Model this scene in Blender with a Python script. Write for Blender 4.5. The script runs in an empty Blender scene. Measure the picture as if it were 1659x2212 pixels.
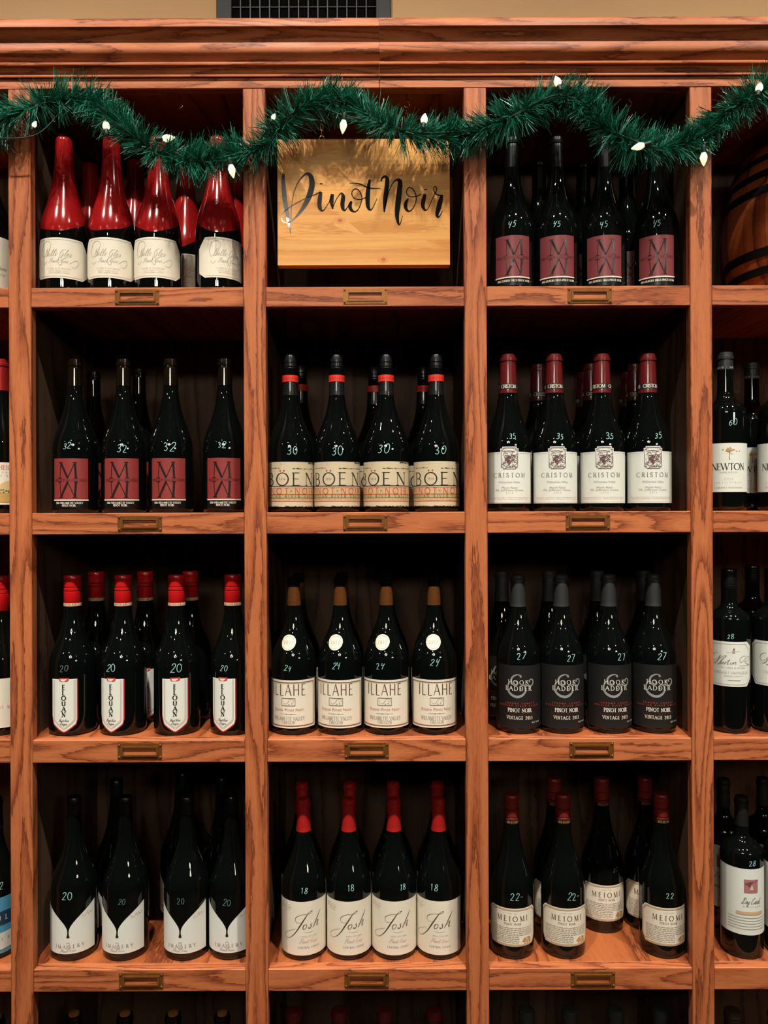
import bpy, bmesh, math, random
from mathutils import Vector, Matrix, Euler
random.seed(7)
PI = math.pi
C = bpy.context.scene.collection
SC = bpy.context.scene
rad = math.radians
# ------------------------------------------------------------------ camera
EYE = 1.60            # eye height
D = 1.384             # distance camera - front face of the cabinet (plane Y = 0)
F = 1661.0            # focal length in pixels of the 1659 x 2212 frame
ROLL = 0.0035
cam = bpy.data.cameras.new('camera'); camo = bpy.data.objects.new('camera', cam); C.objects.link(camo)
cam.sensor_fit = 'HORIZONTAL'; cam.sensor_width = 36.0; cam.lens = 36.0 * F / 1659.0
cam.clip_start = 0.02
camo.matrix_world = Matrix.Translation((0, -D, EYE)) @ Euler((PI/2, 0, 0)).to_matrix().to_4x4() @ Matrix.Rotation(-ROLL, 4, 'Z')
SC.camera = camo
SC.cycles.max_bounces = 5; SC.cycles.diffuse_bounces = 3; SC.cycles.glossy_bounces = 3; SC.cycles.caustics_reflective = False
# ------------------------------------------------------------------ view, world
SC.view_settings.view_transform = 'Standard'; SC.view_settings.look = 'None'
SC.view_settings.exposure = 0.12; SC.view_settings.gamma = 1.0
SC.view_settings.use_curve_mapping = False
w = bpy.data.worlds.new('world'); SC.world = w; w.use_nodes = True
bg = w.node_tree.nodes['Background']; bg.inputs[0].default_value = (1.0, 0.80, 0.62, 1); bg.inputs[1].default_value = 0.006
# ------------------------------------------------------------------ lamps of the room (ceiling track in front of the cabinet)
def spot(name, loc, target, power, col, size, blend, radius):
    l = bpy.data.lights.new(name, 'SPOT'); l.energy = power; l.color = col
    l.spot_size = rad(size); l.spot_blend = blend; l.shadow_soft_size = radius
    o = bpy.data.objects.new(name, l); C.objects.link(o); o.location = loc
    o.rotation_euler = (Vector(target) - Vector(loc)).to_track_quat('-Z', 'Y').to_euler()
    return o
WARM = (1.0, 0.92, 0.80)
for i, x in enumerate((-1.20, -0.36, 0.48, 1.30)):          # heads turned down on the lower shelves, heads turned up on the crown
    spot('track_lamp', (x, -1.0, 3.40), (x*0.95, -0.40, 0.0), 172, WARM, 64, 1.0, 0.022)
    spot('track_lamp', (x+0.05, -1.0, 3.40), (x*0.95, 0.0, 2.35), 84, WARM, 72, 1.0, 0.022)
for x in (-2.9, -0.62, 2.4):                                     # lamps further into the room
    spot('room_lamp', (x, -3.4, 3.42), (x*0.4, 0.0, 1.30), 9, (1.0, 0.90, 0.78), 70, 0.9, 0.03)

# ------------------------------------------------------------------ pixel of the photograph -> place in the room
def S(d): return F / (D + d)
def deroll(px, py):
    return px - ROLL*(py-1106), py + ROLL*(px-829.5)
def at(px, py, d):
    x, y = deroll(px, py)
    return Vector(((x-829.5)/S(d), d, EYE + (1106-y)/S(d)))
def zat(py, d): return EYE + (1106-py)/S(d)
# ------------------------------------------------------------------ materials
def lin(c):
    return tuple(((v/255)/12.92 if v/255 <= 0.04045 else ((v/255+0.055)/1.055)**2.4) for v in c)
MATS = {}
def mat(name, col, rough=0.5, metal=0.0, spec=0.5, emit=None, estr=0.0, noise=0.0, nscale=60.0, coat=0.0, srgb=True):
    if name in MATS: return MATS[name]
    m = bpy.data.materials.new(name); m.use_nodes = True
    nt = m.node_tree; b = nt.nodes['Principled BSDF']
    c = lin(col) if srgb else col
    b.inputs['Base Color'].default_value = (*c, 1); b.inputs['Roughness'].default_value = rough
    b.inputs['Metallic'].default_value = metal; b.inputs['Specular IOR Level'].default_value = spec
    b.inputs['Coat Weight'].default_value = coat
    if emit:
        b.inputs['Emission Color'].default_value = (*emit, 1); b.inputs['Emission Strength'].default_value = estr
    if noise:
        tc = nt.nodes.new('ShaderNodeTexCoord'); n = nt.nodes.new('ShaderNodeTexNoise'); n.inputs['Scale'].default_value = nscale
        n.inputs['Detail'].default_value = 4
        mx = nt.nodes.new('ShaderNodeMix'); mx.data_type = 'RGBA'
        nt.links.new(tc.outputs['Object'], n.inputs['Vector']); nt.links.new(n.outputs['Fac'], mx.inputs['Factor'])
        mx.inputs['A'].default_value = (*[v*(1-noise) for v in c], 1); mx.inputs['B'].default_value = (*[min(1, v*(1+noise)) for v in c], 1)
        nt.links.new(mx.outputs['Result'], b.inputs['Base Color'])
    MATS[name] = m
    return m
def mth(nt, op, a, b=None, c=None):
    n = nt.nodes.new('ShaderNodeMath'); n.operation = op
    for i, v in enumerate((a, b, c)):
        if v is None: continue
        if isinstance(v, (int, float)): n.inputs[i].default_value = v
        else: nt.links.new(v, n.inputs[i])
    return n.outputs[0]
def wood(name, axis, light, mid, dark, rough=0.5, across=13.0, along=1.3, rings=7.0, pores=0.8, coat=0.03, contrast=1.0, bump=0.15):
    """oak-like wood: growth rings as contours of a stretched noise, pores as short dark streaks. axis = grain direction."""
    if name in MATS: return MATS[name]
    m = bpy.data.materials.new(name); m.use_nodes = True; nt = m.node_tree; L = nt.links
    b = nt.nodes['Principled BSDF']
    tc = nt.nodes.new('ShaderNodeTexCoord'); sep = nt.nodes.new('ShaderNodeSeparateXYZ'); L.new(tc.outputs['Object'], sep.inputs[0])
    oi = nt.nodes.new('ShaderNodeObjectInfo')
    o = {'X': (0, 1, 2), 'Y': (1, 0, 2), 'Z': (2, 0, 1)}[axis]
    a, x, y = [sep.outputs[i] for i in o]
    rnd = oi.outputs['Random']
    a = mth(nt, 'ADD', a, mth(nt, 'MULTIPLY', rnd, 41.0))
    x = mth(nt, 'ADD', x, mth(nt, 'MULTIPLY', rnd, 17.0))
    def nz(sa, sx, sy, detail=1.0, rough_=0.5):
        cb = nt.nodes.new('ShaderNodeCombineXYZ')
        L.new(mth(nt, 'MULTIPLY', a, sa), cb.inputs[0]); L.new(mth(nt, 'MULTIPLY', x, sx), cb.inputs[1]); L.new(mth(nt, 'MULTIPLY', y, sy), cb.inputs[2])
        n = nt.nodes.new('ShaderNodeTexNoise'); n.inputs['Scale'].default_value = 1.0; n.inputs['Detail'].default_value = detail
        n.inputs['Roughness'].default_value = rough_
        L.new(cb.outputs[0], n.inputs['Vector']); return n.outputs['Fac']
    big = nz(along, across, across*0.8, 1.0)
    jag = nz(45, 420, 420, 2.0)
    v = mth(nt, 'ADD', big, mth(nt, 'MULTIPLY', mth(nt, 'SUBTRACT', jag, 0.5), 0.065))
    fr = mth(nt, 'FRACT', mth(nt, 'MULTIPLY', v, rings))
    rp = nt.nodes.new('ShaderNodeValToRGB'); L.new(fr, rp.inputs[0]); e = rp.color_ramp.elements
    e[0].position = 0.0; e[0].color = (*dark, 1); e[1].position = 0.07; e[1].color = tuple(0.55*d_+0.45*m_ for d_, m_ in zip(dark, mid))+(1,)
    for p, c in ((0.24, mid), (0.6, light), (0.93, tuple(0.5*(l_+m_) for l_, m_ in zip(light, mid))), (1.0, dark)):
        q = e.new(p); q.color = (*c, 1)
    # pores
    po = nz(55, 900, 900, 1.0)
    pm = nt.nodes.new('ShaderNodeMapRange'); pm.inputs['From Min'].default_value = 0.56; pm.inputs['From Max'].default_value = 0.70
    L.new(po, pm.inputs['Value'])
    early = nt.nodes.new('ShaderNodeMapRange'); early.inputs['From Min'].default_value = 0.55; early.inputs['From Max'].default_value = 0.0
    early.inputs['To Min'].default_value = 0.25; L.new(fr, early.inputs['Value'])
    pf = mth(nt, 'MULTIPLY', mth(nt, 'MULTIPLY', pm.outputs[0], early.outputs[0]), pores)
    mx = nt.nodes.new('ShaderNodeMix'); mx.data_type = 'RGBA'; L.new(pf, mx.inputs['Factor']); L.new(rp.outputs[0], mx.inputs['A'])
    mx.inputs['B'].default_value = (*dark, 1)
    # fine streaks and slow colour drift
    fs = nz(7, 260, 260, 2.0)
    dr = mth(nt, 'ADD', nz(0.8, 6, 6, 2.0), mth(nt, 'MULTIPLY', mth(nt, 'SUBTRACT', fs, 0.5), 0.9)); hs = nt.nodes.new('ShaderNodeHueSaturation')
    L.new(mth(nt, 'ADD', 0.78, mth(nt, 'MULTIPLY', dr, 0.42)), hs.inputs['Value']); L.new(mx.outputs['Result'], hs.inputs['Color'])
    L.new(hs.outputs[0], b.inputs['Base Color'])
    b.inputs['Specular IOR Level'].default_value = 0.3
    b.inputs['Roughness'].default_value = rough; b.inputs['Coat Weight'].default_value = coat; b.inputs['Coat Roughness'].default_value = 0.25
    bp = nt.nodes.new('ShaderNodeBump'); bp.inputs['Strength'].default_value = bump; bp.inputs['Distance'].default_value = 0.0006
    L.new(mth(nt, 'SUBTRACT', 1.0, pf), bp.inputs['Height']); L.new(bp.outputs[0], b.inputs['Normal'])
    MATS[name] = m; return m
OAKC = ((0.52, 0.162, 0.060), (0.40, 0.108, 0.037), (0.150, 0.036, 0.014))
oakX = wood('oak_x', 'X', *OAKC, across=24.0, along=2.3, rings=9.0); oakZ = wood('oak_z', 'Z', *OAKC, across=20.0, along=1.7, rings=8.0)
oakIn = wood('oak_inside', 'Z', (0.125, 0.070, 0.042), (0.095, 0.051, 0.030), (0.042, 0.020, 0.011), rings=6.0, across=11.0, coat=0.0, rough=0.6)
oakShelf = wood('oak_shelf', 'Y', (0.42, 0.118, 0.036), (0.33, 0.084, 0.025), (0.13, 0.028, 0.010), rings=6.0, across=11.0)
glass = mat('dark_bottle_glass', (0.0022, 0.0032, 0.0030), 0.03, spec=0.6, srgb=False)
# ------------------------------------------------------------------ mesh helpers
def me_from(name, v, f, mats, mi=None, smooth=False, sharp=None):
    me = bpy.data.meshes.new(name); me.from_pydata([tuple(p) for p in v], [], f)
    for m in (mats if isinstance(mats, (list, tuple)) else [mats]): me.materials.append(m)
    if mi: me.polygons.foreach_set('material_index', mi)
    if smooth:
        me.polygons.foreach_set('use_smooth', [True]*len(me.polygons))
        if sharp: me.set_sharp_from_angle(angle=rad(sharp))
    me.update(); return me
def link(name, me, parent=None, loc=(0, 0, 0), rotz=0.0):
    o = bpy.data.objects.new(name, me); C.objects.link(o); o.location = loc; o.rotation_euler = (0, 0, rotz)
    if parent is not None: o.parent = parent
    return o
def tag(o, label, cat, group=None, kind=None):
    if label: o['label'] = label
    if cat: o['category'] = cat
    if group: o['group'] = group
    if kind: o['kind'] = kind
    return o
def empty(name, loc, label, cat, group=None, rotz=0.0):
    o = link(name, None, None, loc, rotz); o.empty_display_size = 0.02
    return tag(o, label, cat, group)
def box_me(name, sx, sy, sz, m, bev=0.0012):
    bm = bmesh.new(); bmesh.ops.create_cube(bm, size=1.0)
    for v in bm.verts: v.co = (v.co.x*sx, v.co.y*sy, v.co.z*sz)
    if bev: bmesh.ops.bevel(bm, geom=bm.edges[:], offset=bev, segments=1, affect='EDGES')
    me = bpy.data.meshes.new(name); bm.to_mesh(me); bm.free(); me.materials.append(m); return me
def box(name, x0, x1, y0, y1, z0, z1, m, parent=None, bev=0.0012, origin=(0, 0, 0)):
    c = ((x0+x1)/2-origin[0], (y0+y1)/2-origin[1], (z0+z1)/2-origin[2])
    return link(name, box_me(name, x1-x0, y1-y0, z1-z0, m, bev), parent, c)
def lathe_me(name, pts, m, segs=44, sharp=40, mi=None):
    v, f, fm = [], [], []
    for r, z in pts:
        for k in range(segs):
            a = 2*PI*k/segs; v.append((r*math.sin(a), -r*math.cos(a), z))
    n = len(pts)
    for i in range(n-1):
        for k in range(segs):
            k2 = (k+1) % segs
            f.append((i*segs+k, i*segs+k2, (i+1)*segs+k2, (i+1)*segs+k)); fm.append(mi[i] if mi else 0)
    f.append(tuple(reversed(range(segs)))); fm.append(fm[0])
    f.append(tuple(range((n-1)*segs, n*segs))); fm.append(fm[-2] if len(fm) > 1 else 0)
    return me_from(name, v, f, m, fm, True, sharp)
def tube_geo(path, r, n=8, closed=False):
    v, f = [], []; P = [Vector(p) for p in path]; N = len(P)
    up = Vector((0.13, 0.31, 0.94)).normalized()
    for i, p in enumerate(P):
        t = (P[(i+1) % N]-P[i-1]) if closed else (P[min(i+1, N-1)]-P[max(i-1, 0)])
        t.normalize(); s = t.cross(up)
        if s.length < 1e-4: s = t.cross(Vector((1, 0, 0)))
        s.normalize(); q = s.cross(t)
        rr = r[i] if isinstance(r, (list, tuple)) else r
        for k in range(n):
            a = 2*PI*k/n; v.append(p + s*rr*math.cos(a) + q*rr*math.sin(a))
    for i in range(N if closed else N-1):
        j = (i+1) % N
        for k in range(n):
            k2 = (k+1) % n; f.append((i*n+k, i*n+k2, j*n+k2, j*n+k))
    if not closed: f.append(tuple(reversed(range(n)))); f.append(tuple(range((N-1)*n, N*n)))
    return v, f
def catmull(pts, n=8):
    out = []; P = [tuple(p) for p in pts]; P = [P[0]]+P+[P[-1]]
    for i in range(1, len(P)-2):
        for k in range(n):
            t = k/n
            out.append(tuple(0.5*((2*b)+(-a+c)*t+(2*a-5*b+4*c-d)*t*t+(-a+3*b-3*c+d)*t**3) for a, b, c, d in zip(P[i-1], P[i], P[i+1], P[i+2])))
    out.append(P[-2]); return out
# ------------------------------------------------------------------ lettering: stroke alphabet (cap height 1), ink on a flat or a round surface
def A(cx, cy, rx, ry, a0, a1, n=18):
    return [(cx+rx*math.cos(rad(a0+(a1-a0)*i/n)), cy+ry*math.sin(rad(a0+(a1-a0)*i/n))) for i in range(n+1)]
def sm(*p): return catmull(p, 5)
# each glyph: width, strokes (mode, points); mode: '' by direction, n thin, k thick
st = lambda x: ('k', [(x, 0), (x, 1)])
GL = {
 'A': (.80, [('n', [(0, 0), (.4, 1)]), ('k', [(.4, 1), (.8, 0)]), ('b', [(.16, .36), (.66, .36)])]),
 'B': (.64, [st(.12), ('', [(.12, 1), (.3, 1)]+A(.3, .76, .22, .24, 90, -90)+[(.12, .52)]), ('', [(.12, .52), (.33, .52)]+A(.33, .26, .26, .26, 90, -90)+[(.12, 0)])]),
 'C': (.84, [('', A(.5, .5, .44, .5, 48, 312))]),
 'D': (.84, [st(.12), ('', [(.12, 1), (.36, 1)]+A(.36, .5, .42, .5, 90, -90)+[(.12, 0)])]),
 'E': (.62, [st(.12), ('b', [(.12, 1), (.55, 1)]), ('b', [(.12, .52), (.48, .52)]), ('b', [(.12, 0), (.58, 0)])]),
 'F': (.58, [st(.12), ('b', [(.12, 1), (.55, 1)]), ('b', [(.12, .52), (.46, .52)])]),
 'G': (.92, [('', A(.5, .5, .44, .5, 48, 325)), ('b', [(.58, .44), (.94, .44)]), ('k', [(.86, .44), (.86, .16)])]),
 'H': (.86, [st(.12), st(.74), ('b', [(.12, .52), (.74, .52)])]),
 'I': (.28, [st(.14)]),
 'J': (.45, [('', [(.32, 1), (.32, .2)]+A(.18, .18, .14, .18, 0, -150))]),
 'K': (.74, [st(.12), ('n', [(.12, .40), (.62, 1)]), ('k', [(.30, .60), (.72, 0)])]),
 'L': (.58, [st(.12), ('b', [(.12, 0), (.56, 0)])]),
 'M': (1.0, [('n', [(.10, 0), (.15, 1)]), ('k', [(.15, 1), (.50, 0)]), ('n', [(.50, 0), (.83, 1)]), ('k', [(.83, 1), (.88, 0)])]),
 'N': (.86, [('n', [(.12, 0), (.12, 1)]), ('k', [(.12, 1), (.74, 0)]), ('n', [(.74, 0), (.74, 1)])]),
 'O': (1.0, [('', A(.5, .5, .44, .5, 90, 450, 32))]),
 'P': (.62, [st(.12), ('', [(.12, 1), (.32, 1)]+A(.32, .74, .25, .26, 90, -90)+[(.12, .48)])]),
 'R': (.70, [st(.12), ('', [(.12, 1), (.32, 1)]+A(.32, .75, .23, .25, 90, -90)+[(.12, .50)]), ('k', [(.32, .50), (.68, 0)])]),
 'S': (.60, [('', sm((.50, .82), (.42, .97), (.28, 1), (.12, .92), (.09, .75), (.22, .58), (.42, .44), (.51, .26), (.45, .07), (.28, 0), (.13, .04), (.06, .20)))]),
 'T': (.70, [st(.35), ('b', [(.03, 1), (.67, 1)])]),
 'U': (.84, [('', [(.12, 1), (.12, .3)]+A(.42, .3, .30, .30, 180, 360)+[(.72, 1)])]),
 'V': (.78, [('k', [(.02, 1), (.39, 0)]), ('n', [(.39, 0), (.76, 1)])]),
 'W': (1.15, [('k', [(.02, 1), (.32, 0)]), ('n', [(.32, 0), (.58, 1)]), ('k', [(.58, 1), (.84, 0)]), ('n', [(.84, 0), (1.12, 1)])]),
 'X': (.76, [('k', [(.05, 1), (.7, 0)]), ('n', [(.05, 0), (.7, 1)])]),
 'Y': (.76, [('k', [(.02, 1), (.38, .46)]), ('n', [(.38, .46), (.74, 1)]), ('k', [(.38, .46), (.38, 0)])]),
 'Z': (.70, [('b', [(.06, 1), (.64, 1)]), ('k', [(.64, 1), (.06, 0)]), ('b', [(.06, 0), (.66, 0)])]),
 '0': (.62, [('', A(.31, .5, .25, .5, 90, 450, 24))]),
 '1': (.40, [('k', [(.2, 0), (.2, 1)]), ('n', [(.2, 1), (.06, .82)])]),
 '2': (.60, [('', sm((.08, .76), (.16, .95), (.32, 1), (.48, .88), (.46, .66), (.28, .34), (.06, 0))), ('b', [(.06, 0), (.54, 0)])]),
 '3': (.58, [('', sm((.08, .86), (.26, 1), (.45, .86), (.40, .62), (.22, .53), (.42, .46), (.50, .24), (.32, 0), (.08, .10)))]),
 '4': (.60, [('n', [(.40, 1), (.05, .3)]), ('b', [(.05, .3), (.55, .3)]), ('k', [(.40, 1), (.40, 0)])]),
 '5': (.58, [('b', [(.48, 1), (.16, 1)]), ('n', [(.16, 1), (.12, .58)]), ('', sm((.12, .58), (.30, .64), (.48, .48), (.46, .18), (.28, 0), (.06, .08)))]),
 '6': (.60, [('', sm((.46, .94), (.26, .86), (.12, .56), (.10, .22), (.28, 0), (.48, .14), (.48, .42), (.30, .55), (.12, .40)))]),
 '7': (.56, [('b', [(.05, 1), (.5, 1)]), ('k', [(.5, 1), (.18, 0)])]),
 '8': (.60, [('', sm((.30, .54), (.12, .72), (.16, .94), (.32, 1), (.47, .88), (.44, .68), (.30, .54), (.12, .38), (.09, .14), (.28, 0), (.48, .10), (.50, .36), (.30, .54)))]),
 '9': (.60, [('', sm((.46, .62), (.28, .46), (.10, .62), (.14, .90), (.32, 1), (.48, .82), (.46, .45), (.26, 0)))]),
 '@': (.56, [('k', [(.12, .98), (.08, .52), (.40, .56)]), ('k', [(.50, .92), (.40, .45), (.30, -.12)])]),
 '-': (.4, [('b', [(.05, .45), (.35, .45)])]), '.': (.22, [('k', [(.11, 0), (.11, .07)])]), ' ': (.42, []),
 '&': (.9, [('', sm((.86, .5), (.62, .12), (.34, 0), (.10, .16), (.14, .40), (.46, .66), (.52, .86), (.38, 1), (.24, .86), (.34, .60), (.86, 0)))]),
 '%': (.8, [('n', [(.1, 0), (.65, 1)]), ('', A(.17, .78, .13, .2, 90, 450, 10)), ('', A(.6, .22, .13, .2, 90, 450, 10))]),
}
CUR = {'e': (.34, [[(0, .08), (.22, .24), (.27, .40), (.17, .45), (.07, .26), (.14, .03), (.34, .08)]]),
 'l': (.32, [[(0, .08), (.24, .55), (.27, .92), (.19, 1), (.11, .62), (.13, .05), (.32, .08)]]),
 'o': (.38, [[(0, .08), (.18, .42), (.06, .30), (.09, .03), (.24, .06), (.30, .30), (.20, .43), (.38, .38)]]),
 's': (.34, [[(0, .08), (.18, .47), (.25, .22), (.17, 0), (.06, .05), (.34, .08)]]),
 'i': (.28, [[(0, .08), (.14, .45), (.11, .05), (.28, .08)], [(.17, .62), (.19, .66)]]),
 'n': (.48, [[(0, .30), (.10, .44), (.09, 0), (.18, .34), (.28, .44), (.30, .06), (.48, .08)]]),
 't': (.32, [[(0, .08), (.17, .80), (.12, .05), (.32, .08)], [(.02, .55), (.30, .57)]]),
 'r': (.34, [[(0, .08), (.13, .46), (.24, .38), (.20, .05), (.34, .08)]]),
 'g': (.38, [[(.26, .40), (.10, .42), (.06, .10), (.20, .06), (.27, .42), (.22, -.35), (.05, -.35), (.38, .08)]]),
 'y': (.38, [[(0, .40), (.08, .12), (.20, .10), (.27, .44), (.20, -.35), (.04, -.32), (.38, .08)]]),
 'k': (.40, [[(0, .08), (.22, .92), (.12, .6), (.10, 0), (.26, .42), (.14, .22), (.28, .02), (.40, .08)]]),
 'a': (.38, [[(.26, .40), (.10, .42), (.06, .10), (.18, .05), (.27, .42), (.26, .05), (.38, .08)]]),
 ' ': (.22, []),
 'B': (.62, [[(.10, .80), (.22, 1.0), (.20, .5), (.12, 0), (-.08, .05)], [(.05, .75), (.25, 1.05), (.52, 1.0), (.50, .66), (.24, .54), (.54, .44), (.50, .06), (.20, 0), (.02, .14)]]),
 'G': (.66, [[(.55, .86), (.45, 1.04), (.22, .92), (.08, .45), (.22, .05), (.46, .20), (.52, .46), (.34, .42)], [(.52, .46), (.46, -.15), (.20, -.25), (.05, -.05)]]),
 'P': (.60, [[(.26, .92), (.20, .45), (.08, 0), (-.10, .05)], [(.02, .70), (.20, 1.02), (.52, .98), (.52, .62), (.28, .44), (.18, .50)]]),
 'N': (.76, [[(-.06, .02), (.08, .10), (.20, .95), (.30, .5), (.44, 0), (.52, .5), (.62, 1.0), (.76, 1.02)]]),
 'O': (.62, [[(.34, .98), (.12, .80), (.06, .30), (.24, 0), (.48, .25), (.52, .75), (.34, .98), (.30, .80), (.60, .86)]]),
 'D': (.68, [[(.24, .92), (.18, .4), (.06, .05), (-.06, .16), (.14, .14), (.40, 0), (.60, .40), (.50, .92), (.20, 1.02), (.0, .78)]]),
 'C': (.60, [[(.54, .84), (.44, 1.02), (.20, .86), (.08, .40), (.22, .02), (.44, .08), (.60, .24)]])}
FONT_CACHE = {}
def font_tris(s):
    if s in FONT_CACHE: return FONT_CACHE[s]
    cu = bpy.data.curves.new('t', 'FONT'); cu.body = s; cu.size = 1.0; cu.resolution_u = 2; cu.fill_mode = 'FRONT'
    o = bpy.data.objects.new('t', cu); C.objects.link(o)
    bpy.context.view_layer.update()
    me = bpy.data.meshes.new_from_object(o.evaluated_get(bpy.context.evaluated_depsgraph_get()))
    r = ([(v.co.x, v.co.y) for v in me.vertices], [tuple(p.vertices) for p in me.polygons])
    bpy.data.objects.remove(o); bpy.data.curves.remove(cu); bpy.data.meshes.remove(me)
    FONT_CACHE[s] = r; return r
class Ink:
    def __init__(s, mats): s.v, s.f, s.mi, s.mats = [], [], [], mats
    def poly(s, pts, m=0):
        n = len(s.v); s.v += [tuple(p[:2]) for p in pts]; s.f.append(tuple(range(n, n+len(pts)))); s.mi.append(m)
    def strip(s, pts, m=0, step=0.004):
        """ribbon through (x, y, width)"""
        P = [pts[0]]
        for a, b in zip(pts, pts[1:]):
            l = math.hypot(b[0]-a[0], b[1]-a[1])
            if l < 1e-7: continue
            k = max(1, int(l/step))
            for i in range(1, k+1): P.append(tuple(a[j]+(b[j]-a[j])*i/k for j in range(3)))
        N = len(P); base = len(s.v)
        if N < 2: return
        closed = math.hypot(P[0][0]-P[-1][0], P[0][1]-P[-1][1]) < 1e-6
        for i in range(N):
            a = P[i-1] if i > 0 else (P[-2] if closed else P[0]); b = P[i+1] if i < N-1 else (P[1] if closed else P[-1])
            dx, dy = b[0]-a[0], b[1]-a[1]; l = math.hypot(dx, dy) or 1
            nx, ny = -dy/l*P[i][2]/2, dx/l*P[i][2]/2
            s.v += [(P[i][0]+nx, P[i][1]+ny), (P[i][0]-nx, P[i][1]-ny)]
        for i in range(N-1):
            q = base+2*i; s.f.append((q, q+1, q+3, q+2)); s.mi.append(m)
    def line(s, pts, wd, m=0): s.strip([(p[0], p[1], wd) for p in pts], m)
    def ell(s, x, y, rx, ry, m=0, n=18): s.poly([(x+rx*math.cos(2*PI*i/n), y+ry*math.sin(2*PI*i/n)) for i in range(n)], m)
    def rect(s, x0, x1, y0, y1, m=0):
        k = max(1, int(abs(x1-x0)/0.004))
        for i in range(k):
            a, b = x0+(x1-x0)*i/k, x0+(x1-x0)*(i+1)/k; s.poly([(a, y0), (b, y0), (b, y1), (a, y1)], m)
    def frame(s, x0, x1, y0, y1, wd, m=0):
        s.line([(x0, y0), (x1, y0)], wd, m); s.line([(x0, y1), (x1, y1)], wd, m); s.line([(x0, y0), (x0, y1)], wd, m); s.line([(x1, y0), (x1, y1)], wd, m)
    def width(s, t, sp=0.0, xs=1.0): return sum(GL[c][0]*xs+sp for c in t)-sp
    def text(s, t, x, y, h, m=0, thick=.16, thin=.08, serif=True, sp=.12, xs=1.0, fit=None, flipy=False, slant=0.0):
        """t centred at x, base line y"""
        if fit: xs = xs*1.0; sp = (fit/h - sum(GL[c][0]*xs for c in t))/max(1, len(t)-1)
        cx = x - s.width(t, sp, xs)*h/2
        for c in t:
            wd, strokes = GL[c]
            T = lambda p: (cx+(p[0]*xs+slant*p[1])*h, (y+h-p[1]*h) if flipy else y+p[1]*h)
            for mode, pts in strokes:
                out = []
                for i, p in enumerate(pts):
                    a, b = pts[max(0, i-1)], pts[min(len(pts)-1, i+1)]
                    dx, dy = b[0]-a[0], b[1]-a[1]; l = math.hypot(dx, dy) or 1
                    wv = {'k': thick, 'n': thin, 'b': thin}.get(mode, thin+(thick-thin)*abs(dy/l)**1.5)
                    out.append((*T(p), wv*h))
                s.strip(out, m, max(0.0012, h*.2))
                if serif and mode in 'kn' and mode:
                    for p in (pts[0], pts[-1]):
                        if p[1] in (0, 1) and not (c in 'VWMNA1' and ((c in 'VW' and p[1] == 0) or (c == 'A' and p[1] == 1) or (c == 'M' and p == (.50, 0)) or (c == 'N' and p == (.74, 0)))):
                            k = .5*thick+.062
                            s.strip([(*T((p[0]-k/xs, p[1])), thin*h), (*T((p[0]+k/xs, p[1])), thin*h)], m, max(0.0012, h*.2))
            cx += (wd*xs+sp)*h
    def ftext(s, t, x, y, h, m=0, slant=0.0, fit=None):
        v, f = font_tris(t)
        x0, x1 = min(p[0] for p in v), max(p[0] for p in v)
        k = h/0.73; kx = (fit/(x1-x0)) if fit else k
        n = len(s.v); s.v += [(x+(p[0]-(x0+x1)/2)*kx+slant*p[1]*k, y+p[1]*k) for p in v]
        for q in f: s.f.append(tuple(i+n for i in q)); s.mi.append(m)
    def cursive(s, t, x, y, h, wd, m=0, slant=.45, fit=None):
        """joined hand lettering, hairline up and fuller down strokes"""
        W_ = sum(CUR[c][0] for c in t); k = (fit/h/W_) if fit else 1.0; cx = x-W_*k*h/2
        for c in t:
            for q in CUR[c][1]:
                P = catmull(q, 5); out = []
                for i, p in enumerate(P):
                    a, b = P[max(0, i-1)], P[min(len(P)-1, i+1)]; dy = b[1]-a[1]; l = math.hypot(b[0]-a[0], dy) or 1
                    out.append((cx+(p[0]*k+slant*p[1])*h, y+p[1]*h, wd*(.55+.75*max(0, -dy/l))))
                s.strip(out, m, .002)
            cx += CUR[c][0]*k*h
    def script(s, strokes, m=0, n=6, step=0.003):
        for q in strokes: s.strip(catmull(q, n), m, step)
    def bent(s, name, rf, eps=0.0009):
        v = []
        for x, z in s.v:
            r = rf(z); a = x/max(r, .004); v.append(((r+eps)*math.sin(a), -(r+eps)*math.cos(a), z))
        return me_from(name, v, s.f, s.mats, s.mi)
    def flat(s, name, y=0.0): return me_from(name, [(x, y, z) for x, z in s.v], s.f, s.mats, s.mi)
# ------------------------------------------------------------------ the room
def struct(o): o['kind'] = 'structure'; return o
CEIL = 3.50; BACK = 0.36
wallm = mat('beige_plaster', (180, 145, 103), 0.85, noise=0.06, nscale=9)
ceilm = mat('ceiling_paint', (42, 36, 32), 0.9, noise=0.04, nscale=5)
floorm = wood('floor_oak', 'X', (0.06, 0.032, 0.02), (0.045, 0.024, 0.015), (0.02, 0.01, 0.006), rough=0.6)
struct(box('wall_back', -4, 4, BACK, BACK+0.1, 0, CEIL, wallm, bev=0))
struct(box('floor', -4, 4, -5.5, BACK, -0.1, 0, floorm, bev=0))
struct(box('ceiling', -4, 4, -5.5, BACK+0.1, CEIL, CEIL+0.1, ceilm, bev=0))
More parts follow.
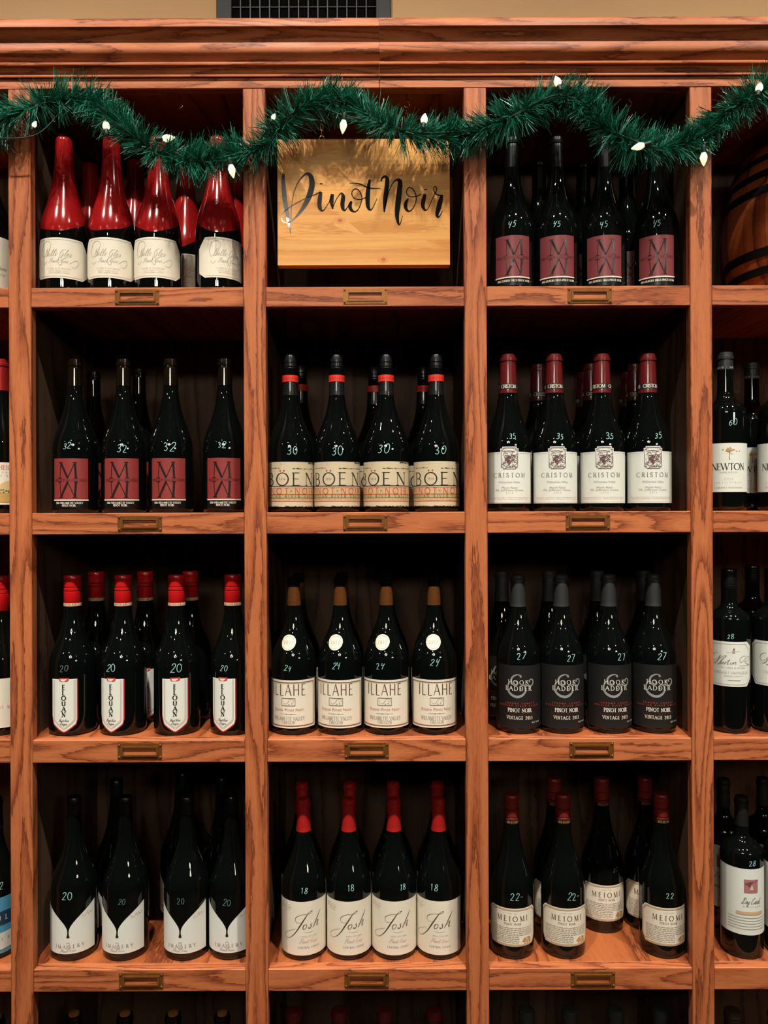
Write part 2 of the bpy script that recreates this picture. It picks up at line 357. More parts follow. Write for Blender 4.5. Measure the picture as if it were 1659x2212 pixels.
# ------------------------------------------------------------------ the cabinet
SH = [EYE+0.406, EYE, EYE-0.409, EYE-0.8225, EYE-1.236]       # tops of the five shelves
REL = [0.406, 0.0, -0.409, -0.8225, -1.236]
RH = [0.036, 0.039, 0.041, 0.040, 0.040]
def xf(px): return (px-829.5)/1200.0
STX = [(-465, -417), (20, 68), (527.5, 575.5), (1005, 1053), (1493, 1540), (2130, 2178)]
STX = [(xf(a), xf(b)) for a, b in STX]
CABTOP = zat(52, 0); OPEN = zat(190, 0)
cab = empty('wine_cabinet', (0, 0.17, 0), 'tall reddish oak wine cabinet of open cubbies under a crown moulding', 'cabinet')
CO = (0, 0.17, 0); DEP = 0.345
for a, b in STX:
    box('stile', a, b, 0, 0.021, 0.0, OPEN, oakZ, cab, origin=CO)
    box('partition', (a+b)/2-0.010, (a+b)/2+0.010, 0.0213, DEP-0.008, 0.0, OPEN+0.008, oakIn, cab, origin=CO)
xl, xr = STX[0][0], STX[-1][1]
for i, (x0, x1) in enumerate(((xl, xf(823)), (xf(823), xr))):
    box('header_rail', x0, x1-0.0003, 0, 0.021, OPEN, CABTOP-0.005, oakX, cab, origin=CO)
box('top_board', xl, xr, 0.022, DEP, OPEN+0.010, OPEN+0.028, oakShelf, cab, origin=CO)
for c in range(5):
    x0, x1 = STX[c][1], STX[c+1][0]
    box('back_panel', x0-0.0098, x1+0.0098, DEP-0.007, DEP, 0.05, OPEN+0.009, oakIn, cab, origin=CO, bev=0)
    box('plinth_board', x0, x1, 0.006, 0.02, 0.0, SH[4]-0.041, oakX, cab, origin=CO)
# brass card holder, one mesh shared by all
brass = mat('antique_brass', (142, 92, 44), 0.38, metal=0.55, noise=0.45, nscale=110)
def card_holder_me():
    W, H = 0.0795, 0.0268; bm = bmesh.new()
    def bx(x0, x1, y0, y1, z0, z1):
        r = bmesh.ops.create_cube(bm, size=1)
        for v in r['verts']: v.co = ((x0+x1)/2+v.co.x*(x1-x0), (y0+y1)/2+v.co.y*(y1-y0), (z0+z1)/2+v.co.z*(z1-z0))
    b = 0.0066
    bx(-W/2, W/2, -0.0012, 0, H/2-0.0045, H/2); bx(-W/2, W/2, -0.0012, 0, -H/2, -H/2+0.0045)
    bx(-W/2, -W/2+b, -0.0012, 0, -H/2+0.0045, H/2-0.0045); bx(W/2-b, W/2, -0.0012, 0, -H/2+0.0045, H/2-0.0045)
    i0, i1 = W/2-b, W/2-b-0.0032          # raised inner lip
    k0, k1 = H/2-0.0045, H/2-0.0072
    bx(-i0, i0, -0.0034, 0, k1, k0); bx(-i0, i0, -0.0034, 0, -k0, -k1); bx(-i0, -i1, -0.0034, 0, -k1, k1); bx(i1, i0, -0.0034, 0, -k1, k1)
    for sx in (-1, 1):
        for sz in (-1, 1):
            r = bmesh.ops.create_uvsphere(bm, u_segments=8, v_segments=6, radius=0.0019)
            for v in r['verts']: v.co = (v.co.x+sx*(W/2-0.0028), v.co.y*0.8-0.0016, v.co.z+sz*(H/2-0.0026))
    me = bpy.data.meshes.new('card_holder'); bm.to_mesh(me); bm.free(); me.materials.append(brass); return me
CH = card_holder_me()
CHX = {0: (296, 789, 1274), 1: (302, 789, 1270), 2: (302, 792, 1278), 3: (305, 792, 1281)}
for r in range(5):
    for c in range(5):
        x0, x1 = STX[c][1]+0.0003, STX[c+1][0]-0.0003
        rail = box('rail', x0, x1, 0.0008, 0.0210, SH[r]-RH[r], SH[r], oakX, cab, origin=CO)
        box('shelf_board', x0-0.0095, x1+0.0095, 0.0212, DEP-0.0066, SH[r]-0.019, SH[r]-0.0003, oakShelf, cab, origin=CO, bev=0.0006)
        if r < 4:
            hx = xf(deroll(CHX[r][c-1], (641, 1130, 1623, 2117)[r])[0]) if 1 <= c <= 3 else (x0+x1)/2
            link('card_holder', CH, rail, (hx-(x0+x1)/2, -0.0101-0.0001, 0.0005))
# crown moulding: profile (projection towards the room, pixel row) swept along X, two lengths butted at px 823
prof = [(0.0, 166), (0.003, 165.6), (0.0052, 164), (0.0056, 162), (0.0040, 160.2), (0.0030, 157), (0.0034, 151), (0.0060, 145.5), (0.0095, 141.8),
        (0.0125, 140.4), (0.0148, 138.6), (0.0154, 136.2), (0.0146, 134.0), (0.0115, 132.8), (0.0110, 130.5), (0.0122, 127), (0.0155, 121.5), (0.0200, 116),
        (0.0230, 109.5), (0.0240, 104), (0.0234, 97), (0.0218, 91), (0.0218, 84), (0.0248, 76), (0.0285, 68), (0.0325, 61.5), (0.0360, 58.2),
        (0.0385, 57.2), (0.0398, 55.5), (0.0398, 40.5), (0.0385, 38.8), (0.0370, 38.4), (0.0, 38.0)]
def crown(x0, x1):
    xm = (x0+x1)/2; z0 = zat(100, 0.0); v, f = [], []
    P = [(-p, EYE+(1106-y)*(D-p)/F) for p, y in prof]; n = len(P)
    P[-1] = (0.0, P[-2][1])
    for x in (x0, x1):
        for y, z in P: v.append((x-xm, y, z-z0))
    for i in range(n): f.append((i, (i+1) % n, n+(i+1) % n, n+i))
    f.append(tuple(range(n))); f.append(tuple(reversed(range(n, 2*n))))
    me = me_from('crown_moulding', v, f, oakX, None, True, 32)
    link('crown_moulding', me, cab, (xm, -0.17-0.0002, z0))
crown(xl, xf(823)-0.0002); crown(xf(823)+0.0002, xr)
# brass cup hooks under the header rail
brassy = mat('bright_brass', (205, 160, 80), 0.22, metal=1.0)
def hook_me():
    p = [(0, 0, 0), (0, 0, -0.010), (0.0015, 0, -0.013)] + [(0.0055*math.sin(rad(a))+0.0, 0, -0.0185+0.0055*math.cos(rad(a))) for a in range(20, 260, 20)]
    v, f = tube_geo(p, 0.0011, 8); return me_from('cup_hook', v, f, brassy, None, True)
HK = hook_me()
HOOKX = (204, 388, 695, 878, 1175, 1358)
HD = 0.040
for px in HOOKX:
    q = at(px, 200, HD); link('cup_hook', HK, cab, (q.x, HD-0.17, OPEN+0.010))
# ------------------------------------------------------------------ vent grille on the wall above
blackm = mat('black_enamel', (9, 12, 14), 0.6, noise=0.15, nscale=40)
v0, v1 = at(470, 20, BACK), at(845, 20, BACK)
vz0, vz1 = EYE+1.03, EYE+1.29
vc = ((v0.x+v1.x)/2, BACK, vz0)
vent = empty('vent_grille', vc, 'black metal vent grille on the beige wall above the cabinet', 'vent')
fw = 33/S(BACK)
vdark = mat('vent_dark', (0, 0, 1), 0.9, spec=0.1)
for n_, a in (('frame_bar', (v0.x, v0.x+fw, vz0, vz1)), ('frame_bar', (v1.x-fw, v1.x, vz0, vz1)), ('frame_bar', (v0.x+fw, v1.x-fw, vz1-fw, vz1)), ('frame_bar', (v0.x+fw, v1.x-fw, vz0, vz0+fw))):
    box(n_, a[0], a[1], BACK-0.014, BACK, a[2], a[3], blackm, vent, origin=vc)
box('vent_backing', v0.x+fw, v1.x-fw, BACK-0.002, BACK, vz0+fw, vz1-fw, vdark, vent, origin=vc, bev=0)
slm = mat('vent_slat', (7, 10, 11), 0.5)
for i in range(14):
    x = at(521.5+i*20.75, 20, BACK).x
    box('slat', x-0.0012, x+0.0012, BACK-0.011, BACK-0.0025, vz0+fw, vz1-fw, slm, vent, origin=vc, bev=0)
for k in range(5):
    z = zat(18, BACK)+(k-2)*0.045
    if vz0+fw < z < vz1-fw: box('slat', v0.x+fw, v1.x-fw, BACK-0.006, BACK-0.0025, z-0.0009, z+0.0009, slm, vent, origin=vc, bev=0)
# ------------------------------------------------------------------ bottles
def bez(p0, p1, p2, p3, n):
    return [tuple((1-t)**3*a+3*(1-t)**2*t*b+3*(1-t)*t*t*c+t**3*d for a, b, c, d in zip(p0, p1, p2, p3)) for t in [i/n for i in range(1, n+1)]]
class Prof:
    def __init__(s, R, H, zs, zn, rn=0.0165, rt=0.0138, kind='burgundy', lip=True):
        s.R, s.H = R, H
        p = [(R*0.72, 0.0015), (R-0.0065, 0.0), (R-0.0022, 0.0016), (R-0.0004, 0.0052), (R, 0.009), (R, zs*0.5), (R, zs)]
        L = zn-zs
        if kind == 'burgundy': p += bez((R, zs), (R, zs+0.34*L), (rn+0.0055, zn-0.56*L), (rn, zn), 14)
        else: p += bez((R, zs), (R, zs+0.60*L), (rn+0.001, zn-0.62*L), (rn, zn), 12)
        p += [(rt+0.0004, H-0.018), (rt, H-0.0135)]
        if lip: p += [(rt+0.0016, H-0.0128), (rt+0.0018, H-0.0078), (rt+0.0004, H-0.0068), (rt, H-0.0012), (rt-0.0012, H)]
        else: p += [(rt, H-0.001), (rt-0.001, H)]
        s.pts = p
    def r(s, z):
        p = s.pts
        if z <= p[4][1]: return s.R
        for a, b in zip(p[4:], p[5:]):
            if a[1] <= z <= b[1] and b[1] > a[1]:
                t = (z-a[1])/(b[1]-a[1]); return a[0]+(b[0]-a[0])*t
        return p[-1][0]
    def glass(s): return lathe_me('bottle_glass', s.pts, glass)
    def shell(s, name, z0, z1, m, eps=0.0006, n=14, mi=None, top=True, wob=None):
        zz = sorted(set([z0+(z1-z0)*i/n for i in range(n+1)]+[p[1] for p in s.pts if z0 < p[1] < z1]))
        pts = [(s.r(z)+eps, z) for z in zz]
        if top: pts = [(max(0.001, pts[0][0]-0.0008), z0)]+pts+[(s.r(z1)*0.86, z1+eps)]
        else: pts = [(pts[0][0]-eps*0.8, z0)]+pts+[(pts[-1][0]-eps*0.8, z1)]
        return lathe_me(name, pts, m, mi=mi)
def screwcap_me(r, z0, z1, m, rings=(0.30, 0.36, 0.42, 0.80)):
    L = z1-z0; pts = [(r-0.0006, z0), (r, z0+0.0008)]
    for q in rings:
        z = z0+L*q; pts += [(r, z-0.0011), (r-0.0009, z-0.0003), (r-0.0009, z+0.0003), (r, z+0.0011)]
    pts += [(r, z1-0.0018), (r-0.0012, z1)]
    return lathe_me('cap', pts, m)
def patch(name, rf, u0, u1, zb, zt, m, nu=40, nz=6, eps=0.00045, brk=()):
    us = sorted([u0+(u1-u0)*i/nu for i in range(nu+1)]+[x for b in brk for x in (b-1e-5, b+1e-5)])
    v, f = [], []; K = nz+1
    fb = zb if callable(zb) else (lambda u: zb); ft = zt if callable(zt) else (lambda u: zt)
    for u in us:
        a, b = fb(u), ft(u)
        for j in range(K):
            z = a+(b-a)*j/nz; r = rf(z); t = u/r
            v.append(((r+eps)*math.sin(t), -(r+eps)*math.cos(t), z))
    for i in range(len(us)-1):
        for j in range(nz): f.append((i*K+j, (i+1)*K+j, (i+1)*K+j+1, i*K+j+1))
    return me_from(name, v, f, m, None, True)
class Proto:
    def __init__(s, prof): s.p = prof; s.parts = []; s.add('bottle_glass', prof.glass())
    def add(s, name, me, par=None, rot=None): s.parts.append((name, me, par, rot)); return len(s.parts)-1
def proto_label(pr, me, ink, name='label', rot='L', ename='lettering', eps=0.0009):
    i = pr.add(name, me, None, rot)
    if ink and ink.f: pr.add(ename, ink.bent(ename, pr.p.r, eps), i, None)
    return i
chalk = mat('chalk_ink', (160, 212, 214), 0.7)
chalk_dim = mat('chalk_ink_faint', (96, 130, 134), 0.7)
pinkchalk = mat('silver_ink', (225, 140, 140), 0.4)
FR = 0.066
def place(pr, px, py, row, label, group, d=FR, Lrot=0.0, extra=None, mark=None, shelf=None):
    """bottle whose axis passes the pixel px (at pixel row py) standing at depth d on the shelf of that row"""
    q = at(px, py, d); z = SH[row]
    for a_, b_ in STX:              # never inside a partition
        pc = (a_+b_)/2; lim = 0.0108+pr.p.R
        if abs(q.x-pc) < lim: q.x = pc+math.copysign(lim, q.x-pc)
    e = empty('wine_bottle', (q.x, d, z), label, 'wine bottle', group)
    def turn(off_px, r):            # turn about the axis that brings the front mark off_px beside the bottle's middle in the photograph
        ang = 0.0
        for _ in range(6): ang = math.asin(max(-.97, min(.97, (((px+off_px)-829.5-ROLL*(py-1106))/S(d-r*math.cos(ang))-q.x)/r)))
        return ang
    R_ = pr.p.R
    Lrot = math.degrees(turn(math.sin(rad(Lrot))*R_*S(d-R_), R_)); extra = math.degrees(turn(math.sin(rad(extra or 0))*.03*S(d-.03), .03))
    objs = []
    for n, me, par, rot in pr.parts:
        o = link(n, me, objs[par] if par is not None else e, (0, 0, 0), 0.0)
        if rot == 'L': o.rotation_euler[2] = rad(Lrot)
        if rot == 'X': o.rotation_euler[2] = rad(extra or 0.0)
        objs.append(o)
    if mark:
        t, mx, my, h = mark[:4]; m = mark[4] if len(mark) > 4 else chalk
        f = S(d-pr.p.R*0.9); zz = (1106-my-ROLL*(mx-829.5))/f-(z-EYE); hh = h/f
        r = pr.p.r(zz); ang = turn(mx-px, r)
        k = Ink([m]); wv = mark[5] if len(mark) > 5 else 0.070
        rnd = random.Random(int(mx*7+my)); th = wv*(0.016/hh)**0.5
        t = t.replace('4', '@'); wd_ = sum(GL[c][0]+.14 for c in t)-.14; cx = -wd_*hh/2
        for c in t:                 # each figure a little different, as written by hand
            sc = rnd.uniform(.86, 1.10); cw = GL[c][0]*hh
            k.text(c, cx+cw/2, zz-hh/2+rnd.uniform(-.08, .06)*hh, hh*sc, 0, thick=th/sc, thin=th/sc*rnd.uniform(.6, .9), serif=False, slant=.12+rnd.uniform(-.16, .18), xs=rnd.uniform(.9, 1.12)); cx += cw+.14*hh
        link('price_mark', k.bent('price_mark', pr.p.r, 0.0004), e, (0, 0, 0), ang)
    return e
def U(dx, R, s=1180.0): return R*math.asin(max(-.999, min(.999, dx/s/R)))
def Zr(y, row, s=1182.0): return (1106-y)/s-REL[row]
def trace(strokes, ox, oy, k, cpx, R, row):
    """strokes (x, y, width) in a k-times enlarged crop with origin ox, oy -> unrolled label coordinates"""
    return [[(U(ox+x/k-cpx, R), Zr(oy+y/k, row), w_/k/1182.0) for x, y, w_ in q] for q in strokes]
ORD = ['first', 'second', 'third', 'fourth']
TO = 'counted towards the barrel'
inkblack = mat('ink_black', (32, 27, 26), 0.5); inkgrey = mat('ink_grey', (120, 116, 108), 0.6); inkpale = mat('ink_pale_grey', (163, 158, 146), 0.6)
inkred = mat('ink_red', (190, 66, 48), 0.5); inkpink = mat('ink_rose', (205, 130, 112), 0.6); inkbrown = mat('ink_brown', (92, 56, 42), 0.5)
inkwhite = mat('ink_white', (226, 222, 210), 0.5); inkgold = mat('ink_gold', (196, 140, 74), 0.45); inktan = mat('ink_tan', (203, 170, 130), 0.6)
paper = mat('paper_white', (224, 228, 220), 0.55); papercream = mat('paper_cream', (232, 225, 207), 0.55, noise=0.03, nscale=30)
paperbeige = mat('paper_beige', (204, 190, 160), 0.6, noise=0.06, nscale=40)
cork = mat('cork', (150, 98, 48), 0.8, noise=0.35, nscale=260)
def oct_(u0, u1, zb, zt, cu, cz, czt=None):
    czt = czt if czt is not None else cz
    fb = lambda u: zb+cz*max(0, 1-min(u-u0, u1-u)/cu); ft = lambda u: zt-czt*max(0, 1-min(u-u0, u1-u)/cu)
    return fb, ft
def outline(ink, u0, u1, zb, zt, cu, cz, wd, m):
    p = [(u0+cu, zb), (u1-cu, zb), (u1, zb+cz), (u1, zt-cz), (u1-cu, zt), (u0+cu, zt), (u0, zt-cz), (u0, zb+cz), (u0+cu, zb)]
    for a, b in zip(p, p[1:]): ink.line([a, b], wd, m)

# --- row 1, column 1: red wax bottles
R = 0.0432
P_ = Prof(R, 0.3035, 0.105, 0.252, 0.0160, 0.0140, lip=False)
wax = mat('red_wax', (150, 22, 24), 0.14, coat=0.4, noise=0.12, nscale=30)
wp = Proto(P_)
def wax_me(seed, tilt):
    rnd = random.Random(seed); segs = 48; rows = 26; v, f = [], []
    ph = [rnd.uniform(0, 6.28) for _ in range(3)]
    for j in range(rows+1):
        for k in range(segs):
            a = 2*PI*k/segs; z0 = 0.1105+0.030*(1-math.cos(a))+tilt*math.sin(a)+0.0014*math.sin(2*a+ph[0])+0.0008*math.sin(5*a+ph[1])
            t = j/rows; z = z0+(P_.H-0.012-z0)*t
            r = P_.r(z)+0.0012+(0.0006 if j == 0 else 0)-(0.0016 if j == 0 else 0)
            if t > 0.86: r = max(r, 0.0158+0.0006*math.sin((t-0.86)/0.14*PI))
            v.append((r*math.sin(a), -r*math.cos(a), z))
    for q in range(1, 7):                       # domed top
        e = q/6*PI/2
        for k in range(segs):
            a = 2*PI*k/segs; r = 0.0158*math.cos(e)+0.0004; v.append((r*math.sin(a), -r*math.cos(a), P_.H-0.012+0.0135*math.sin(e)))
    n = rows+7
    for j in range(n-1):
        for k in range(segs): f.append((j*segs+k, j*segs+(k+1) % segs, (j+1)*segs+(k+1) % segs, (j+1)*segs+k))
    f.append(tuple(range((n-1)*segs, n*segs)))
    return me_from('wax_seal', v, f, wax, None, True)
zb, zt = 0.0245, 0.0985; hw = R*rad(76)
fb, ft = oct_(-hw, hw, zb, zt, 0.014, 0.0095, 0.020)
ik = Ink([inkpale, inkpink, inkgrey, mat('ink_pale_rose', (206, 160, 144), .6)])
ik.line([(-hw+.015, zt-.0035), (hw-.015, zt-.0035)], .0005, 0); ik.line([(-hw+.015, zb+.0035), (hw-.015, zb+.0035)], .0005, 0)
ik.cursive('Belle Glos', -.004, 0.0645, 0.0125, .0005, 0, fit=0.050); ik.cursive('Pinot Noir', -.002, 0.0525, 0.0085, .0004, 0, fit=0.034)
ik.script([[(-.030, .062, .0006), (-.034, .072, .0006), (-.030, .088, .0008), (-.020, .092, .0006), (-.014, .086, .0005), (-.018, .074, .0006), (-.024, .064, .0005)],
           [(-.032, .056, .0005), (-.028, .0505, .0006), (-.022, .056, .0004)],
           [(.018, .052, .0005), (.026, .058, .0006), (.032, .060, .0006), (.034, .054, .0006), (.028, .046, .0006), (.021, .047, .0005)],
           [(.002, .064, .0005), (-.002, .055, .0006), (.003, .048, .0006), (.008, .060, .0005), (.016, .064, .0005)]], 0)
ik.text('CLARK & TELEPHONE', 0, .0405, .0026, 3, fit=.042, thick=.13, thin=.09); ik.text('SANTA MARIA VALLEY', 0, .0365, .0020, 0, fit=.036, serif=False); ik.text('SANTA BARBARA COUNTY', 0, .0330, .0020, 0, fit=.036, serif=False)
proto_label(wp, patch('label', P_.r, -hw, hw, fb, ft, papercream, brk=(-hw+.014, hw-.014)), ik)
G = 'red wax bottles beside the sign'
for i, (px, lr, mk, tl) in enumerate(((136, -10, ('60', 120, 458, 11, pinkchalk, .05), 0), (242, -9, ('60', 228, 458, 13, pinkchalk, .05), 0.001), (342, -13, None, -.001), (472, 24, None, -.009))):
    e = place(wp, px, 560, 0, ORD[i]+' front bottle dipped in red wax with cream label, '+TO, G, Lrot=lr, mark=mk)
    link('wax_seal', wax_me(i+3, tl), e)
for i, (px, d) in enumerate(((195, 0.172), (293, 0.160), (402, 0.156), (507, 0.160))):
    e = place(wp, px, 480, 0, ORD[i]+' back bottle behind the red wax row, '+TO, 'red wax bottles at the back', d=d, Lrot=(20, -20, -8, 15)[i])
    link('wax_seal', wax_me(i+13, .012 if i == 2 else 0), e)
# --- M labels: row 1 column 3 (45) and row 2 column 1 (32)
def m_proto(H, red, red_ink, lines, uoff, capm, hw_):
    R = 0.041; p = Prof(R, H, 0.115, 0.232, 0.0140, 0.0120); pr = Proto(p)
    ik = Ink([inkblack, red_ink, mat('ink_black_gloss', (40, 34, 36), 0.18)])
    for fl, y in ((False, .0645), (True, .0288)):
        ik.text('M', uoff, y, .0285, 2, thick=.13, thin=.05, xs=1.30, flipy=fl)
    ik.text('TIMOTHY MALONE WINES', 0, .0585, .0042, 1, fit=2*hw_-.005, thick=.16, thin=.1)
    proto_label(pr, patch('label', p.r, -hw_, hw_, .0250, .1005, red), ik)
    bk = Ink([inkwhite, inkgold]); bk.rect(-hw_-.0005, hw_+.0005, .0228, .0250, 0)
    for t, y, h, fit in lines: bk.text(t, uoff*.6, y, h, 0, fit=fit, thick=.2, thin=.1)
    proto_label(pr, patch('label_band', p.r, -hw_, hw_, .0085, .0245, mat('label_black', (14, 14, 15), 0.3)), bk, name='label_band')
    pr.add('capsule', p.shell('capsule', 0.238, H, capm))
    return pr
capamber = mat('capsule_dark_amber', (20, 15, 7), 0.10, coat=0.6); capblk = mat('capsule_black', (12, 13, 14), 0.25)
m45 = m_proto(0.297, mat('label_dusky_maroon', (124, 58, 62), 0.34), mat('ink_wine', (92, 34, 36), 0.5), [('2015 DUNDEE HILLS PINOT NOIR', .0160, .0034, .062)], .003, capblk, .041*rad(47))
m32 = m_proto(0.289, mat('label_brick_red', (140, 52, 50), 0.45), mat('ink_wine2', (96, 30, 30), 0.5), [('2016 WILLAMETTE VALLEY', .0168, .0034, .050), ('PINOT NOIR', .0122, .0034, .024)], -.003, capamber, .041*rad(46))
for i, (px, mx) in enumerate(((1107, 1105), (1203, 1202), (1305, 1304), (1418, 1418))):
    place(m45, px, 560, 0, ORD[i]+' front bottle with dusky maroon label marked 45, '+TO, 'maroon label bottles marked 45', Lrot=0, mark=('45', mx, (485, 484, 485, 482)[i], 13.5))
for i, (px, d) in enumerate(((1165, .16), (1353, .155), (1260, .17))):
    place(m45, px, 560, 0, ORD[i]+' back bottle behind the dusky maroon row, '+TO, 'bottles behind the row marked 45', d=d, Lrot=(0, 6, -10)[i], mark=('45', px+3, 548, 9, chalk_dim))
for i, (px, lr, mk) in enumerate(((163, -15.6, (144, 963, 13)), (268, -8.3, (263, 969, 17)), (369.5, -8.3, (365, 966, 18)), (486, -3.6, (479, 961, 13)))):
    place(m32, px, 1000, 1, ORD[i]+' front bottle with brick red label marked 32, '+TO, 'red label bottles marked 32', Lrot=lr, mark=('32', *mk))
for i, (px, d) in enumerate(((203, .195), (301, .165))):
    place(m32, px, 950, 1, ORD[i]+' back bottle behind the brick red row, '+TO, 'bottles behind the row marked 32', d=d, Lrot=30, mark=('32', px+28, 978, 9, chalk_dim))
# --- row 2, column 2: beige labels, red neck bands
R = 0.0425; p = Prof(R, 0.295, 0.112, 0.226, 0.0140, 0.0114, lip=False); bo = Proto(p)
hw = R*rad(88)
cap_black = mat('screwcap_black', (22, 26, 28), 0.28, coat=0.3)
bo.add('cap', screwcap_me(0.0121, 0.2565, 0.2955, cap_black, (0.22, 0.32, 0.42, 0.62)))
bo.add('neck_sleeve', p.shell('neck_sleeve', 0.219, 0.2445, cap_black, top=False))
nbm = mat('neck_band_red', (226, 50, 36), 0.45)
nb = bo.add('neck_band', lathe_me('neck_band', [(0.0120, .2440), (0.0152, .2442), (0.0152, .2566), (0.0120, .2568)], nbm))
k = Ink([inkbrown]); k.text('BOEN BOEN BOEN BOEN BOEN', 0, .2485, .0035, 0, serif=False, fit=.088, thick=.14, thin=.1); bo.add('lettering', k.bent('lettering', lambda z: .0152, .0002), nb)
Y = lambda y: Zr(y, 1)
ik = Ink([inkblack, inkred, mat('ink_olive', (176, 166, 112), 0.6), inktan, inkbrown, inkgrey])
rnd = random.Random(3)
def ragged(ink, y, x0, x1, hmax, m, dens=60):
    for _ in range(dens):
        x = rnd.uniform(x0, x1); ww = rnd.uniform(.001, .005); h = rnd.uniform(.15, 1)*hmax; yy = y+rnd.uniform(-.4, .4)*hmax
        ink.poly([(x, yy), (x+ww, yy+rnd.uniform(-.3, .3)*h), (x+ww, yy+h*.7), (x+.3*ww, yy+h)], m)
ragged(ik, Y(1011.5), .0, hw-.004, .0011, 0, 40); ragged(ik, Y(1010), -hw+.01, -.022, .0010, 4, 16); ragged(ik, Y(999), .034, hw-.002, .0022, 0, 22); ragged(ik, Y(1001), -hw, 0, .0006, 3, 14)
for q, xx in (('B', -.0425), ('O', -.0157), ('E', .0098), ('N', .0385)):
    ik.text(q, xx, Y(1047.5), .0230, 0, thick=.105, thin=.045, xs=1.10)
for xx in (-.0195, -.0122): ik.poly([(xx-.0018, Y(1015.8)), (xx, Y(1017.8)), (xx+.0018, Y(1015.8)), (xx, Y(1013.8))], 1)
ik.text('2016', -.0157, Y(1035.5), .0032, 4, fit=.0115, thick=.12, thin=.08)
ik.line([(-hw, Y(1049)), (hw, Y(1049))], .0011, 0)
ik.rect(-hw, hw, Y(1066.5), Y(1053.5), 3)
for a, b in ((-.060, -.042), (-.033, -.020), (-.009, .012), (.020, .031), (.038, .048)): ik.rect(a, b, Y(1066), Y(1054), 2)
ik.line([(-hw, Y(1053)), (hw, Y(1053))], .0009, 1); ik.line([(-hw, Y(1067)), (hw, Y(1067))], .0009, 1)
ik.rect(-hw, hw, Y(1074.5), Y(1068.3), 2); ik.line([(-hw, Y(1075)), (hw, Y(1075))], .0008, 4)
ik.rect(-hw, hw, Y(1081.8), Y(1076), 3); ik.line([(-hw, Y(1082)), (hw, Y(1082))], .0006, 1)
top = Ink([inkred, inkblack, inkpink])
top.text('PINOT', -.0320, Y(1066.5), .0112, 0, thick=.1, thin=.07, fit=.056, serif=False); top.text('NOIR', .0294, Y(1066.5), .0112, 0, thick=.1, thin=.07, fit=.045, serif=False)
top.ell(.0005, Y(1060), .0011, .0008, 1, 8)
top.text('RUSSIAN RIVER VALLEY', 0, Y(1074), .0046, 1, thick=.12, thin=.06, fit=.118); top.text('SONOMA COUNTY CALIFORNIA', 0, Y(1081.3), .0040, 2, thick=.12, thin=.06, fit=.118)
ragged(ik, Y(1093.5), -hw, hw, .0012, 0, 70)
li = proto_label(bo, patch('label', p.r, -hw, hw, Y(1094), Y(996.5), paperbeige), ik)
bo.add('lettering', top.bent('lettering', p.r, .0012), li)
for i, (px, lr, mk) in enumerate(((628, 0, (631, 973, 18)), (728, 0, (728, 973, 19)), (834.5, -13, (827, 969, 20)), (942.5, 7, (951, 972, 18)))):
    place(bo, px, 1000, 1, ORD[i]+' front bottle with black cap, red neck band and beige label, '+TO, 'beige label bottles marked 30', Lrot=lr, mark=('30', *mk))
for i, (px, d) in enumerate(((650, .17), (808.5, .19), (915, .19))):
    place(bo, px, 900, 1, ORD[i]+' back bottle behind the red neck band row, '+TO, 'bottles behind the red neck band row', d=d)
# --- row 2, column 3: white emblem labels, maroon capsules
R = 0.0415; p = Prof(R, 0.295, 0.118, 0.226, 0.0165, 0.0140); cr = Proto(p)
capmar = mat('capsule_maroon', (98, 26, 28), 0.26, coat=0.3)
ci = cr.add('capsule', p.shell('capsule', 0.2215, 0.295, capmar))
k = Ink([inkblack, inkwhite]); k.rect(-.054, .054, .2285, .2390, 0); cr.add('capsule_band', k.bent('capsule_band', p.r, .0008), ci)
k = Ink([inkwhite]); k.text('CRISTOM   CRISTOM   CRISTOM', 0, .2308, .0060, 0, thick=.16, thin=.09, fit=.100); cr.add('lettering', k.bent('lettering', p.r, .0011), ci, 'X')
hw = R*rad(74); ew = .0168
ft = lambda u: (Y(965.2) if abs(u) < ew-.0035 else Y(969)) if abs(u) < ew else Y(976.5)
ik = Ink([inkpale, mat('ink_plum', (98, 60, 62), .6), inkgrey, inkpink])
el, er, eb, et, nk = -ew+.0018, ew-.0018, Y(1013.5), Y(968), .0036
o_ = [(el+nk, eb), (er-nk, eb), (er-nk, eb+nk), (er, eb+nk), (er, et-nk), (er-nk, et-nk), (er-nk, et), (el+nk, et), (el+nk, et-nk), (el, et-nk), (el, eb+nk), (el+nk, eb+nk), (el+nk, eb)]
for a, b in zip(o_, o_[1:]): ik.line([a, b], .0009, 1)
rnd = random.Random(11)
def blob_stroke(n, x0, x1, z0, z1, l, wmin, wmax, m):
    for _ in range(n):
        x, z = rnd.uniform(x0, x1), rnd.uniform(z0, z1); a = rnd.uniform(0, 6.28); q = [(x, z, rnd.uniform(wmin, wmax))]
        for s_ in range(4):
            a += rnd.uniform(-1, 1); x += l*math.cos(a); z += l*math.sin(a)*.8
            q.append((min(er-.001, max(el+.001, x)), min(et-.001, max(eb+.001, z)), rnd.uniform(wmin, wmax)))
        ik.strip(catmull(q, 3), m, .002)
H_ = et-eb
blob_stroke(10, el+.003, er-.003, eb+.72*H_, et-.005, .0045, .0002, .0004, 2)
blob_stroke(30, el+.002, er-.004, eb+.40*H_, eb+.66*H_, .0026, .0003, .0010, 1)
blob_stroke(26, 0.001, er-.002, eb+.05*H_, eb+.75*H_, .0022, .0003, .0008, 1)
blob_stroke(12, -.008, -.001, eb+.25*H_, eb+.42*H_, .0014, .0005, .0014, 1)
blob_stroke(10, el+.003, .002, eb+.04*H_, eb+.25*H_, .0030, .0002, .0006, 2)
